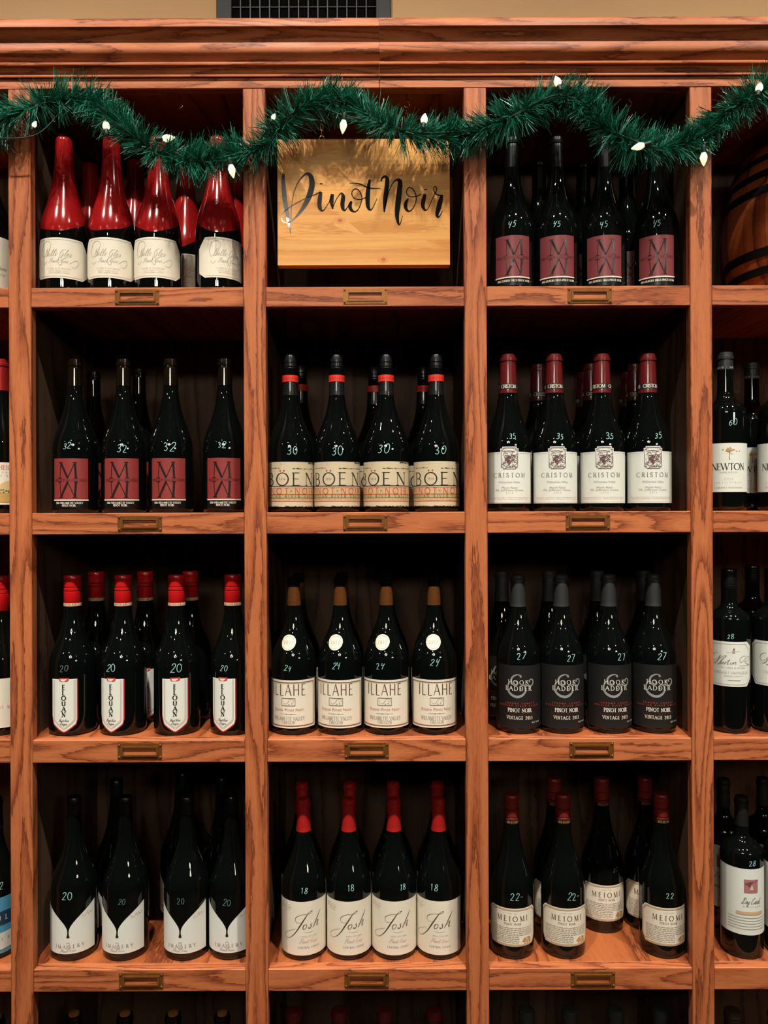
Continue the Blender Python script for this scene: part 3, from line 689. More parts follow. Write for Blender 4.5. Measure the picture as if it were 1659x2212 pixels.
ik.script([[(el+.003, eb+.30*H_, .0008), (-.008, eb+.14*H_, .0006), (-.002, eb+.18*H_, .0010), (0.001, eb+.36*H_, .0006), (-.006, eb+.45*H_, .0005)], [(el+.002, eb+.83*H_, .0006), (0, eb+.86*H_, .0010), (er-.005, eb+.80*H_, .0005)]], 1)
ik.text('CRISTOM', 0, Y(1031.5), .0078, 2, fit=.0600, thick=.14, thin=.06)
ik.ftext('Willamette Valley', 0, Y(1044), .0037, 0, fit=.039); ik.ftext('Pinot Noir', 0, Y(1056), .0037, 0, slant=.3, fit=.029); ik.ftext('Mt. Jefferson Cuvee', 0, Y(1061.3), .0037, 0, slant=.3, fit=.052); ik.text('2016', 0, Y(1067), .0030, 0, fit=.013, thick=.1, thin=.1, serif=False)
ik.ftext('PRODUCED AND BOTTLED BY CRISTOM VINEYARDS SALEM OREGON', 0, Y(1076.3), .0014, 0, fit=.088); ik.ftext('ALCOHOL 14% BY VOL   PRODUCT OF USA   750 ML', 0, Y(1079.8), .0014, 0, fit=.080)
ik.line([(-hw, Y(979.5)), (-ew-.001, Y(979.5))], .0004, 0); ik.line([(ew+.001, Y(979.5)), (hw, Y(979.5))], .0004, 0); ik.line([(-hw, Y(1085.8)), (hw, Y(1085.8))], .0004, 0)
proto_label(cr, patch('label', p.r, -hw, hw, Y(1088.3), ft, paper, nu=60, brk=(-ew, ew, -ew+.0035, ew-.0035)), ik)
for i, (px, lr, mk, xr_) in enumerate(((1098, 3, (1107, 942, 11), 5), (1197.5, 8, (1209, 943, 12), 10), (1300, 7, (1317, 942, 13), -30), (1399.5, 14, (1421, 941, 13), 25))):
    place(cr, px, 1000, 1, ORD[i]+' front bottle with maroon capsule and white emblem label, '+TO, 'white emblem label bottles marked 35', Lrot=lr, extra=xr_, mark=('35', *mk))
for i, (px, d) in enumerate(((1163, .165), (1277, .160), (1372, .165))):
    place(cr, px, 900, 1, ORD[i]+' bottle just behind the white emblem label row, '+TO, 'bottles behind the white emblem label row', d=d, extra=20)
for i, (px, d) in enumerate(((1172, .255), (1262, .250), (1356, .252))):
    place(cr, px, 900, 1, ORD[i]+' bottle deepest behind the white emblem label row, '+TO, 'bottles deepest behind the white emblem label row', d=d, extra=40)
# --- row 3, column 1: shield labels
R = 0.0425; p = Prof(R, 0.292, 0.120, 0.226, 0.0158, 0.0146, lip=False); elp = Proto(p)
capred = mat('cap_red', (196, 24, 26), 0.28, coat=0.3)
ci = elp.add('cap', screwcap_me(0.0158, 0.2338, 0.2925, capred, (0.50, 0.62, 0.80, 0.86)))
k = Ink([mat('band_cream', (226, 196, 150), .5), inkblack]); k.rect(-.0496, .0496, .2352, .2408, 0); bi = elp.add('cap_band', k.bent('cap_band', lambda z: .0158, .0003), ci)
k = Ink([inkbrown]); k.text('ELOUAN - ELOUAN - ELOUAN', 0, .2366, .0031, 0, fit=.092, thick=.2, thin=.08); elp.add('lettering', k.bent('lettering', lambda z: .0158, .0006), ci)
Y = lambda y: Zr(y, 2)
hw = .0245
def shield(inset, tip): return lambda u: tip+inset + (.0165*(abs(u)/hw)**1.25 if abs(u) < hw*.88 else .0165*.852+ (abs(u)/hw-.88)/.12*.012)
lb = patch('label', p.r, -hw, hw, shield(0, .0065), Y(1465.5), mat('label_red_edge', (176, 34, 36), .5), nu=44)
li = elp.add('label', lb, None, 'L')
elp.add('label_face', patch('label_face', p.r, -hw+.0004, hw-.0022, lambda u: shield(.0022, .0065)(u*1.05), Y(1465.5), paper, nu=44, eps=.0006), li)
ik = Ink([inkpale, inkblack, inkred, inkgrey])
for ins, mm in ((.0042, 0), (.0062, 0)):
    e_ = hw-ins
    ik.line([(-e_, .030), (-e_, Y(1467))], .0006, mm); ik.line([(e_-.001, .030), (e_-.001, Y(1467))], .0006, mm)
    ik.line([(-e_, .030), (-e_*.78, .0215+ins*.8), (0, .0065+ins*1.35), (e_*.78, .0215+ins*.8), (e_-.001, .030)], .0006, mm)
ik.poly([(-.0088, Y(1463)), (.0088, Y(1463)), (.0082, Y(1469)), (.004, Y(1470.6)), (-.004, Y(1470.6)), (-.0082, Y(1469))], 2)
for j, ch in enumerate('ELOUAN'): ik.text(ch, -.0004, Y(1487.2+j*11.85), .0080, 1, thick=.26, thin=.10, xs=1.0)
ik.cursive('Pinot Noir', -.001, Y(1557.5), .0050, .0006, 3, fit=.018); ik.cursive('Oregon', -.001, Y(1564.5), .0048, .0006, 3, fit=.013)
elp.add('lettering', ik.bent('lettering', p.r, .0010), li)
for i, (px, lr, mk) in enumerate(((157, -23, (137, 1443, 13, chalk_dim)), (266, -32, (238, 1442, 16)), (382, -5, (379, 1443, 18)), (503, -26, (482, 1442, 13)))):
    place(elp, px, 1300, 2, ORD[i]+' front bottle with red cap and shield-shaped label, '+TO, 'shield label bottles marked 20', Lrot=lr, extra=lr, mark=('20', *mk))
for i, (px, d) in enumerate(((208.5, .152), (314, .152), (411, .154))):
    place(elp, px, 1300, 2, ORD[i]+' back bottle behind the shield label row, '+TO, 'bottles behind the shield label row', d=d, Lrot=(-60, 0, -60)[i])
# --- row 3, column 2: corks in view, round neck stickers
R = 0.0425; p = Prof(R, 0.2878, 0.124, 0.232, 0.0132, 0.0110); il = Proto(p)
il.add('cork', p.shell('cork', 0.2345, 0.2690, mat('cork_behind_glass', (92, 54, 24), 0.25, noise=0.4, nscale=260, coat=1.0), eps=0.0003, top=False))
hw = R*rad(75); ik = Ink([inkbrown, inkpink, inkgrey, inkred, inkgold])
zb, zt = Y(1573.6), Y(1469.6)
for ins, wd, mm in ((.0042, .0011, 0), (.0055, .0005, 4)): ik.frame(-hw+ins, hw-ins, zb+ins, zt-ins, wd, mm)
ik.text('ILLAHE', -.0015, Y(1502.5), .0205, 0, thick=.085, thin=.045, fit=.0670, xs=.66, serif=False)
ik.frame(-.0125, .0125, Y(1524.5), Y(1508.5), .0009, 2)
ik.script([[(-.010, Y(1514), .0003), (-.008, Y(1520), .0004), (-.002, Y(1519), .0005), (.003, Y(1511), .0004), (.009, Y(1511), .0004), (.010, Y(1515), .0004), (.006, Y(1517), .0003)]], 2)
ik.ell(.0015, Y(1521.5), .0009, .0008, 0, 8); ik.ell(.0065, Y(1520), .0012, .0006, 2, 8)
ik.ftext('Estate Pinot Noir', 0, Y(1536), .0052, 1, fit=.058)
ik.line([(-.015, Y(1542.5)), (.015, Y(1542.5))], .0005, 2); ik.ell(-.004, Y(1542.5), .0013, .0007, 2, 8); ik.ell(.005, Y(1542.5), .0013, .0007, 2, 8)
ik.text('WILLAMETTE VALLEY', 0, Y(1556), .0062, 2, fit=.060, thick=.10, thin=.06, xs=.72); ik.text('OREGON', 0, Y(1564), .0055, 2, fit=.025, thick=.10, thin=.06, xs=.8)
proto_label(il, patch('label', p.r, -hw, hw, zb, zt, papercream), ik)
zc = .1685; rr = .0138
k = Ink([inkpink, inkpale]); k.text('2017', 0, zc-.0026, .0054, 0, fit=.017, thick=.12, thin=.07); k.strip([(rr*.82*math.cos(2*PI*i/24), zc+rr*.82*math.sin(2*PI*i/24), .0004) for i in range(25)], 1)
dk = lambda sg: (lambda u: zc+sg*math.sqrt(max(0, rr*rr-u*u)))
proto_label(il, patch('neck_sticker', p.r, -rr*.999, rr*.999, dk(-1), dk(1), papercream, nu=30, nz=8, eps=.0006), k, name='neck_sticker', rot='X', eps=.0012)
for i, (px, lr, x_, mk) in enumerate(((635, -15, -20, (620, 1442, 12)), (735, -12, -18, (725, 1437, 14)), (834.5, -5, -15, (820, 1438, 13)), (937, 7, -2, (937, 1430, 15)))):
    place(il, px, 1300, 2, ORD[i]+' front bottle with visible cork and round neck sticker, '+TO, 'cork and neck sticker bottles marked 24', Lrot=lr, extra=x_, mark=('24', *mk))
for i, (px, d) in enumerate(((645, .160), (739, .162), (836.5, .162), (939, .165))):
    place(il, px, 1300, 2, ORD[i]+' back bottle behind the round neck sticker row, '+TO, 'bottles behind the round neck sticker row', d=d, Lrot=-10, extra=-10)
# --- row 3, column 3: black labels with a large ampersand
R = 0.0405; p = Prof(R, 0.290, 0.133, 0.236, 0.0138, 0.0122); hl = Proto(p)
hl.add('capsule', p.shell('capsule', 0.231, 0.290, mat('capsule_charcoal', (34, 37, 38), 0.6)))
hw = R*rad(86); silver = mat('ink_silver', (168, 172, 170), 0.35, metal=0.3)
ik = Ink([silver, inkwhite, inkred, mat('ink_dark_red', (130, 34, 28), .5)])
T_ = lambda st_: trace(st_, 1080, 1420, 8.73, 1080+368/8.73, R, 2)
ik.script(T_([[(375, 395, 42), (384, 370, 28), (350, 349, 18), (300, 352, 24), (240, 390, 32), (212, 450, 34), (225, 515, 30), (270, 548, 26), (318, 530, 30), (322, 490, 28), (290, 462, 24), (250, 470, 12)],
              [(215, 470, 12), (170, 515, 24), (148, 600, 32), (170, 680, 40), (230, 740, 46), (320, 768, 50), (400, 742, 46), (455, 690, 36), (477, 640, 28), (470, 590, 22), (440, 552, 18), (405, 545, 18), (378, 570, 14), (372, 605, 26), (395, 615, 30)],
              [(400, 545, 12), (470, 540, 16), (540, 560, 24), (590, 550, 24), (612, 500, 24), (605, 455, 20), (575, 435, 18), (548, 455, 22), (545, 490, 34)]]), 0)
Yc = lambda y: Zr(1420+y/8.73, 2); Xc = lambda x: U((x-368)/8.73, R)
top = Ink([inkwhite, inkred, mat('ink_dark_red', (130, 34, 28), .5)])
top.text('HOOK', Xc(340), Yc(530), .0075, 0, fit=.0365, thick=.14, thin=.09); top.text('LADDER', Xc(343), Yc(648), .0078, 0, fit=.0475, thick=.14, thin=.09)
top.text('SONOMA COUNTY', Xc(365), Yc(905), .0030, 1, fit=.054, serif=False, thick=.16, thin=.12, xs=.8); top.text('RUSSIAN RIVER VALLEY', Xc(365), Yc(952), .0030, 1, fit=.078, serif=False, thick=.16, thin=.12, xs=.8)
top.text('PINOT NOIR', Xc(365), Yc(1055), .0066, 0, fit=.0430, serif=True, thick=.17, thin=.11, xs=.85); top.text('ESTATE BOTTLED', Xc(365), Yc(1108), .0028, 2, fit=.055, serif=False, thick=.16, thin=.12, xs=.8)
top.text('VINTAGE 2013', Xc(365), Yc(1193), .0058, 0, fit=.0475, serif=True, thick=.15, thin=.10, xs=.8); top.text('ALC 14.5%', Xc(660), Yc(1268), .0026, 0, fit=.018, serif=False, thick=.16, thin=.14)
li = proto_label(hl, patch('label', p.r, -hw, hw, .0105, .1265, mat('label_matte_black', (27, 27, 27), 0.45)), ik)
hl.add('lettering', top.bent('lettering', p.r, .0013), li)
for i, (px, lr, mk) in enumerate(((1119, 4, (1125, 1416, 14)), (1212, 15, (1232, 1421, 14)), (1314, 20, (1342, 1418, 15)), (1411, 14, (1428, 1417, 14)))):
    place(hl, px, 1300, 2, ORD[i]+' front bottle with black label and large silver ampersand, '+TO, 'ampersand label bottles marked 27', Lrot=lr, mark=('27', *mk))
for i, (px, d) in enumerate(((1084, .155), (1186, .155), (1290, .156), (1391, .158))):
    place(hl, px, 1300, 2, ORD[i]+' back bottle behind the ampersand label row, '+TO, 'bottles behind the ampersand label row', d=d)
# --- row 4, column 1: labels notched by a drip
Y = lambda y: Zr(y, 3)
R = 0.0420; p = Prof(R, 0.288, 0.118, 0.226, 0.0140, 0.0116, lip=False); im = Proto(p)
im.add('cap', screwcap_me(0.0126, 0.232, 0.2885, mat('screwcap_dark', (16, 17, 18), 0.3, coat=0.3), (0.22, 0.30, 0.78)))
hw = R*rad(70)
def notch(u):
    a = abs(u)
    return .0535 if a < .0013 else min(.1035, .0560+.0470*((a-.0013)/(hw-.0013))**0.60)
ik = Ink([inkgrey, inkpale, inkblack, inkpink])
ik.text('IMAGERY', .002, Y(2048), .0060, 0, fit=.0520, thick=.13, thin=.06); ik.cursive('Pinot Noir', -.001, Y(2056), .0055, .0004, 1, fit=.027)
ik.rect(-.0028, .0028, Y(2050), Y(2031), 3) if False else ik.frame(-.0024, .0024, Y(2050), Y(2036), .0006, 3)
ik.script([[(.024, .077, .0004), (.026, .082, .0005), (.027, .079, .0005), (.031, .0805, .0005), (.034, .086, .0006), (.036, .080, .0006), (.039, .085, .0006), (.042, .081, .0005), (.046, .086, .0004)]], 3)
ik.strip([(0, .0560, .0026), (0, .0520, .0026), (0, .0485, .0040), (0, .0462, .0056), (0, .0446, .0036)], 2)
proto_label(im, patch('label', p.r, -hw, hw, .0150, notch, paper, nu=80, brk=(-.0013, .0013)), ik)
for i, (px, lr, mk, d) in enumerate(((161, -17, (144, 1933, 16), FR), (272, -23, (262, 1946, 11, chalk_dim), FR), (404, -18, (390, 1945, 12, chalk_dim), FR), (501, -13, (489, 1947, 13, chalk_dim), .068))):
    place(im, px, 1900, 3, ORD[i]+' front bottle with white label notched by dark drip, '+TO, 'drip label bottles marked 20', d=d, Lrot=lr, mark=('20', *mk))
for i, (px, d, lr) in enumerate(((252, .158, -30), (392, .200, -40), (480, .17, 0))):
    place(im, px, 1880, 3, ORD[i]+' back bottle behind the drip label row, '+TO, 'bottles behind the drip label row', d=d, Lrot=lr)
# --- row 4, column 2: flared red capsules, script labels
R = 0.0418; p = Prof(R, 0.2825, 0.118, 0.232, 0.0130, 0.0112); jo = Proto(p)
jo.add('capsule', p.shell('capsule', 0.2245, 0.2825, mat('capsule_red', (160, 24, 24), 0.45)))
hw = R*rad(79); ik = Ink([inkbrown, inkpale, inkpink, inkgrey, inkgold, mat('ink_pale_rose', (206, 160, 144), .6)])
T_ = lambda st_: trace(st_, 600, 1900, 7.9, 657, R, 3)
ik.script(T_([[(590, 562, 16), (560, 562, 5), (515, 600, 8), (470, 665, 15), (420, 740, 19), (370, 820, 19), (320, 900, 13), (270, 965, 9), (225, 1010, 6), (180, 1035, 5), (145, 1025, 5), (135, 990, 5), (160, 940, 4), (220, 895, 4), (300, 860, 4)],
              [(590, 560, 4), (560, 592, 5), (500, 602, 5), (420, 607, 5), (350, 632, 6), (310, 670, 7), (312, 720, 5), (350, 750, 4), (400, 740, 4)],
              [(470, 775, 9), (440, 800, 13), (432, 840, 11), (450, 855, 7), (485, 830, 7), (500, 790, 9), (478, 774, 6)],
              [(582, 765, 6), (562, 785, 11), (572, 815, 13), (550, 845, 9), (520, 836, 18)],
              [(722, 575, 6), (690, 650, 13), (650, 735, 13), (600, 840, 11)], [(640, 790, 5), (672, 740, 7), (688, 745, 11), (668, 800, 13), (667, 826, 9), (690, 808, 4)]]), 0)
ik.script(T_([[(440, 903, 3), (520, 915, 5), (610, 900, 3)]]), 1)
Yj = lambda y: Zr(1900+y/7.9, 3); Xj = lambda x: U(600+x/7.9-657, R)
ik.text('JOSH CELLARS', Xj(535), Yj(992), .0022, 3, fit=.029, serif=False); ik.cursive('Pinot Noir', Xj(520), Yj(1095), .0085, .0004, 5, fit=.033); ik.text('CENTRAL COAST', Xj(532), Yj(1182), .0030, 3, fit=.040, thick=.16, thin=.1)
for j, (q, y_) in enumerate((('A LABOR OF LOVE', 478), ('FROM OUR FAMILY', 520), ('TO YOURS', 562))): ik.text(q, -.0385+(.002*j), Yj(y_), .0019, 3 if j == 1 else 1, fit=.026 if j < 2 else .014, serif=False)
proto_label(jo, patch('label', p.r, -hw, hw, .0108, .1090, papercream), ik)
for i, (px, lr, mk) in enumerate(((656.5, 0, (657, 1922, 12)), (754, 0, (758, 1917, 12)), (851.5, -2, (870, 1916, 12)), (948, -9, (938, 1916, 14)))):
    place(jo, px, 1950, 3, ORD[i]+' front bottle with red capsule and cream script label, '+TO, 'script label bottles marked 18', Lrot=lr, mark=('18', *mk))
for i, px in enumerate((652.5, 755, 849, 945)):
    place(jo, px, 1690, 3, ORD[i]+' back bottle behind the cream script label row, '+TO, 'bottles behind the script label row', d=.153)
# --- row 4, column 3: bear labels
R = 0.0408; p = Prof(R, 0.290, 0.114, 0.228, 0.0145, 0.0128, lip=False); mo = Proto(p)
ci = mo.add('cap', screwcap_me(0.0142, 0.2320, 0.2905, mat('cap_brick', (118, 30, 26), 0.4, coat=0.2), (0.30, 0.55, 0.75, 0.86)))
k = Ink([mat('band_dark', (24, 18, 16), .5)]); k.rect(-.0446, .0446, .2385, .2455, 0); mo.add('cap_band', k.bent('cap_band', lambda z: .0142, .0003), ci)
k = Ink([inkgold]); k.text('MEIOMI - MEIOMI - MEIOMI', 0, .2400, .0040, 0, fit=.084); mo.add('lettering', k.bent('lettering', lambda z: .0142, .0006), ci)
hw = R*rad(73); zb, zt = .0250, .0945; fb, ft = oct_(-hw, hw, zb, zt, .0085, .0120, .0090)
ik = Ink([inktan, inkbrown, inkpale, inkgold, inkgrey])
for ins, wd in ((.0026, .0022),): outline(ik, -hw+ins, hw-ins, zb+ins, zt-ins, .0085, .0100, wd, 0)
Ym = lambda y: Zr(1900+y/7.54, 3)
ik.text('MEIOMI', 0, .0715, .0090, 1, fit=.0575, thick=.14, thin=.06, xs=1.0); ik.text('PINOT NOIR', 0, .0645, .0036, 1, fit=.031, thick=.14, thin=.08)
ik.text('TAKE TIME', 0, .0850, .0018, 2, fit=.018, serif=False)
rnd = random.Random(5)
for j in range(9):
    x0, x1 = -.042, (.040 if j < 5 else .012); y_ = .0590-.0033*j; x = x0
    while x < x1:
        l = rnd.uniform(.003, .008); ik.line([(x, y_), (min(x+l, x1), y_)], rnd.uniform(.0008, .0012), 2); x += l+.0012
ik.line([(-.030, .0290), (.012, .0290)], .0009, 2)
bx_, bz_ = .0180, .0285; q = .019/8.0       # walking bear silhouette
bear = [(0, 2.6), (.5, 3.5), (1.4, 4.0), (2.2, 4.9), (3.4, 4.7), (5, 4.9), (6.6, 4.7), (7.6, 3.9), (7.9, 2.6), (7.7, .3), (6.5, .3), (6.4, 1.9), (5.4, 2.0), (5.3, .2), (4.2, .2), (4.3, 1.9), (3.2, 1.8), (2.6, .2), (1.5, .3), (2.0, 1.9), (1.2, 2.0), (.4, 1.9)]
ik.poly([(bx_+x*q, bz_+y_*q) for x, y_ in bear], 3)
for a, b in ((2.2, 3.2), (3.6, 2.8), (5.0, 3.4), (6.3, 2.9)): ik.line([(bx_+a*q, bz_+b*q), (bx_+(a+.8)*q, bz_+(b+.8)*q)], .0007, 1)
proto_label(mo, patch('label', p.r, -hw, hw, fb, ft, papercream, brk=(-hw+.0085, hw-.0085)), ik)
for i, (px, lr, mk) in enumerate(((1105.5, 2, ('22-', 1116, 1936, 15)), (1216.5, 10, ('22-', 1239, 1935, 15)), (1434.5, 12, ('22', 1447, 1933, 12)))):
    place(mo, px, 1980, 3, ORD[i]+' front bottle with bear label and brick red cap, '+TO, 'bear label bottles marked 22', Lrot=lr, mark=mk)
for i, (px, d, lr) in enumerate(((1197, .154, 0), (1300, .152, 14), (1394, .156, 10))):
    place(mo, px, 1850, 3, ORD[i]+' bear label bottle in the second row, '+TO, 'bear label bottles in the second row', d=d, Lrot=lr, mark=('22', 1329, 1878, 9, chalk_dim) if i == 1 else None)
# --- row 5: only the bottle tops reach into the picture
p = Prof(0.040, 0.282, 0.120, 0.226, 0.0155, 0.0140); tp = Proto(p)
tp.add('cork', lathe_me('cork', [(0.0098, 0.276), (0.0098, 0.2845), (0.0085, 0.2855)], cork, 24))
for i, px in enumerate((160, 270, 374, 480)):
    place(tp, px, 2190, 4, ORD[i]+' bottle with bare tan cork on the lowest shelf, '+TO, 'bare cork bottles on the lowest shelf', d=.080)
p = Prof(0.040, 0.292, 0.120, 0.226, 0.0155, 0.0140); tp2 = Proto(p)
tp2.add('capsule', p.shell('capsule', 0.275, 0.292, mat('capsule_dim_red', (96, 22, 20), .5))); tp2.add('neck_sleeve', p.shell('neck_sleeve', 0.235, 0.2745, mat('sleeve_grey', (48, 48, 46), .5), top=False))
for i, px in enumerate((634, 733, 831, 938)):
    place(tp2, px, 2190, 4, ORD[i]+' red-topped bottle on the lowest shelf below the script labels, '+TO, 'red topped bottles on the lowest shelf', d=.075)
tp3 = Proto(p); tp3.add('capsule', p.shell('capsule', 0.235, 0.292, mat('capsule_slate', (46, 52, 50), .5)))
for i, px in enumerate((1137, 1231, 1330, 1436)):
    place(tp3, px, 2190, 4, ORD[i]+' slate-capped bottle on the lowest shelf below the bear labels, '+TO, 'slate capped bottles on the lowest shelf', d=.075)
tp4 = Proto(p); tp4.add('capsule', p.shell('capsule', 0.235, 0.292, mat('capsule_tan', (62, 44, 34), .5)))
k = Ink([mat('band_pale', (120, 140, 140), .5)]); k.rect(-.010, .010, .278, .286, 0); tp4.add('cap_band', k.bent('cap_band', p.r, .0010))
place(tp4, 1583, 2190, 4, 'tan-capped bottle with pale band on the lowest shelf beside the post', None, d=.07)
place(tp3, 1677, 2190, 4, 'slate-capped bottle beside the tan-capped one on the lowest shelf', None, d=.07)
place(tp, -8, 2190, 4, 'bottle on the lowest shelf below the blue label bottle', None, d=.07)
# --- column 4 (partly out of frame): Bordeaux bottles
R = 0.0365; p = Prof(R, 0.296, 0.180, 0.222, 0.0140, 0.0130, kind='bordeaux'); nw = Proto(p)
Y = lambda y: Zr(y, 1)
ci = nw.add('capsule', p.shell('capsule', 0.2635, 0.296, mat('capsule_graphite', (40, 44, 46), .4)))
k = Ink([inkwhite]); k.text('UNFILTERED - UNFILTERED -', 0, .2655, .0032, 0, fit=.090); nw.add('lettering', k.bent('lettering', p.r, .0010), ci)
hw = R*rad(80); ik = Ink([inkblack, inkgold, inkpale, inkgrey])
for _ in range(46):
    a, b = rnd.gauss(0, .0050), rnd.gauss(0, .0022); ik.ell(a+.001, Y(974)+b-.06*abs(a), rnd.uniform(.0008, .0020), rnd.uniform(.0005, .0010), 1, 6)
ik.strip([(.0015, Y(976), .0006), (.0010, Y(990), .0008), (.0012, Y(995), .0012)], 0); ik.line([(.0012, Y(981)), (.007, Y(984))], .0005, 3)
ik.text('NEWTON', 0, Y(1017), .0118, 0, fit=.0600, thick=.13, thin=.05); ik.text('NAPA VALLEY', 0, Y(1024), .0028, 2, fit=.030, serif=False)
ik.text('2016', 0, Y(1038), .0026, 2, fit=.014, serif=False); ik.text('UNFILTERED', 0, Y(1046), .0024, 2, fit=.044, serif=False); ik.text('CABERNET SAUVIGNON', 0, Y(1057), .0024, 3, fit=.048, serif=False)
proto_label(nw, patch('label', p.r, -hw, hw, Y(1065), Y(959), paper), ik)
DB = 0.060
place(nw, 1567, 1000, 1, 'bottle with golden tree label marked 60 beside the post', None, d=DB, Lrot=10, extra=0, mark=('60', 1583, 912, 13))
place(nw, 1682, 1000, 1, 'second golden tree label bottle, next to the one marked 60', None, d=DB, Lrot=0)
place(nw, 1624, 950, 1, 'dim bottle behind the golden tree label bottles', None, d=.16, Lrot=0)
p = Prof(R, 0.300, 0.205, 0.240, 0.0138, 0.0130, kind='bordeaux', lip=False); mr = Proto(p)
Y = lambda y: Zr(y, 2)
mr.add('cap', screwcap_me(0.0138, 0.262, 0.3005, mat('screwcap_dark', (16, 17, 18), 0.3), (0.25, 0.6, 0.72, 0.84)))
hw = R*rad(78); zb, zt = Y(1487), Y(1390); fb, ft = oct_(-hw, hw, zb, zt, .011, .015, .009)
ik = Ink([inkpale, inkgrey, inkblack, inkred])
outline(ik, -hw+.004, hw-.004, zb+.004, zt-.004, .011, .013, .0006, 0)
T_ = lambda st_: trace(st_, 1530, 1340, 8.5, 1575, R, 2)
ik.script(T_([[(235, 645, 5), (190, 650, 6), (145, 690, 8), (135, 750, 6), (170, 790, 5), (220, 760, 5), (265, 700, 5), (290, 680, 5)], [(290, 680, 6), (265, 730, 12), (225, 800, 12), (180, 840, 7), (150, 830, 4)],
              [(240, 770, 4), (310, 710, 6), (370, 680, 6), (385, 690, 5), (340, 730, 8), (290, 790, 12), (245, 855, 10), (225, 840, 5)],
              [(310, 800, 5), (285, 830, 10), (300, 845, 7), (335, 800, 8), (325, 835, 9), (345, 835, 4), (365, 800, 8), (350, 840, 7), (375, 805, 5), (400, 800, 6)],
              [(440, 740, 6), (410, 800, 11), (400, 835, 8), (430, 825, 4)], [(395, 770, 4), (450, 765, 4)], [(465, 795, 7), (450, 830, 9), (475, 825, 4), (500, 795, 8), (485, 835, 7), (515, 800, 5), (540, 795, 8), (525, 830, 8), (550, 822, 4)],
              [(690, 690, 5), (640, 690, 5), (600, 740, 7), (610, 800, 5), (650, 770, 5), (690, 720, 6), (720, 700, 5), (735, 730, 6), (700, 770, 5), (660, 780, 4)], [(665, 780, 5), (700, 830, 7), (730, 850, 5), (660, 860, 5), (585, 860, 4)]]), 1)
k_ = lambda x: U(1530+x/8.5-1575, R); Yk = lambda y: Zr(1340+y/8.5, 2)
ik.text('VINEYARDS & WINERY', k_(490), Yk(912), .0026, 0, fit=.046, serif=False); ik.text('CABERNET SAUVIGNON', k_(470), Yk(1012), .0042, 0, fit=.062, thick=.1, thin=.06); ik.text('SONOMA COUNTY', k_(500), Yk(1065), .0024, 0, fit=.034, serif=False); ik.line([(k_(405), Yk(1132)), (k_(610), Yk(1132))], .0012, 0)
ik.rect(k_(485), k_(522), Yk(632), Yk(570), 0); ik.ell(k_(507), Yk(560), .0014, .0020, 3, 8); ik.line([(k_(380), Yk(628)), (k_(600), Yk(590))], .0004, 0)
proto_label(mr, patch('label', p.r, -hw, hw, fb, ft, paper, brk=(-hw+.011, hw-.011)), ik)
place(mr, 1575, 1400, 2, 'bottle with white script label marked 28 beside the post', None, d=DB, Lrot=-8, mark=('28', 1578, 1374, 10))
place(mr, 1669, 1400, 2, 'second white script label bottle, next to the one marked 28', None, d=DB, Lrot=10)
place(mr, 1625, 1300, 2, 'dim screwcap bottle behind the white script label bottles', None, d=.155)
R = 0.0375; p = Prof(R, 0.287, 0.182, 0.226, 0.0120, 0.0108, kind='bordeaux'); dc = Proto(p)
dc.add('capsule', p.shell('capsule', 0.2340, 0.287, mat('capsule_umber', (17, 16, 15), .5)))
hw = R*rad(82); Yd = lambda y: Zr(1700+y/4.32, 3); Xd = lambda x: U(1530+x/4.32-1623, R)
ik = Ink([mat('art_rose', (170, 112, 112), .6), mat('art_slate', (62, 66, 66), .6), inkgrey, inktan, inkpale, mat('art_cream', (222, 196, 180), .6)])
ik.rect(-.0125, .0125, Yd(1005), Yd(880), 0); ik.poly([(-.0125, Yd(1005)), (.0125, Yd(1005)), (.0125, Yd(965)), (.004, Yd(980)), (-.005, Yd(968)), (-.0125, Yd(978))], 1)
t2 = Ink([mat('art_cream', (222, 196, 180), .6), mat('art_plum', (120, 66, 72), .6)]); t2.poly([(-.003, Yd(975)), (.001, Yd(925)), (.004, Yd(975))], 0); t2.poly([(-.012, Yd(920)), (-.003, Yd(950)), (.003, Yd(905)), (.012, Yd(895)), (.012, Yd(884)), (-.002, Yd(900))], 1)
ik.cursive('Dry Creek', .000, Yd(1108), .0110, .0009, 2, fit=.034); ik.text('VINEYARD', .002, Yd(1140), .0030, 4, fit=.032, serif=False); ik.rect(-.026, .024, Yd(1212), Yd(1182), 3)
for j in range(5): ik.line([(-.040, Yd(1240+26*j)), (.034, Yd(1240+26*j))], .0009, 4)
li = proto_label(dc, patch('label', p.r, -hw-.012, hw-.012, Yd(1400), Yd(783), paper), ik); dc.add('picture_print', t2.bent('picture_print', p.r, .0012), li)
place(dc, 1602, 1950, 3, 'bottle with tall white label and small rose picture marked 28', None, d=DB, Lrot=28, mark=('28', 1625, 1864, 10))
place(dc, 1697, 1950, 3, 'second tall white label bottle, next to the rose picture one', None, d=DB, Lrot=0)
place(dc, 1563, 1800, 3, 'dim bottle hidden behind the post and the tall white label', None, d=.155)
place(dc, 1648, 1800, 3, 'dim bottle behind the gap between two tall white labels', None, d=.16)
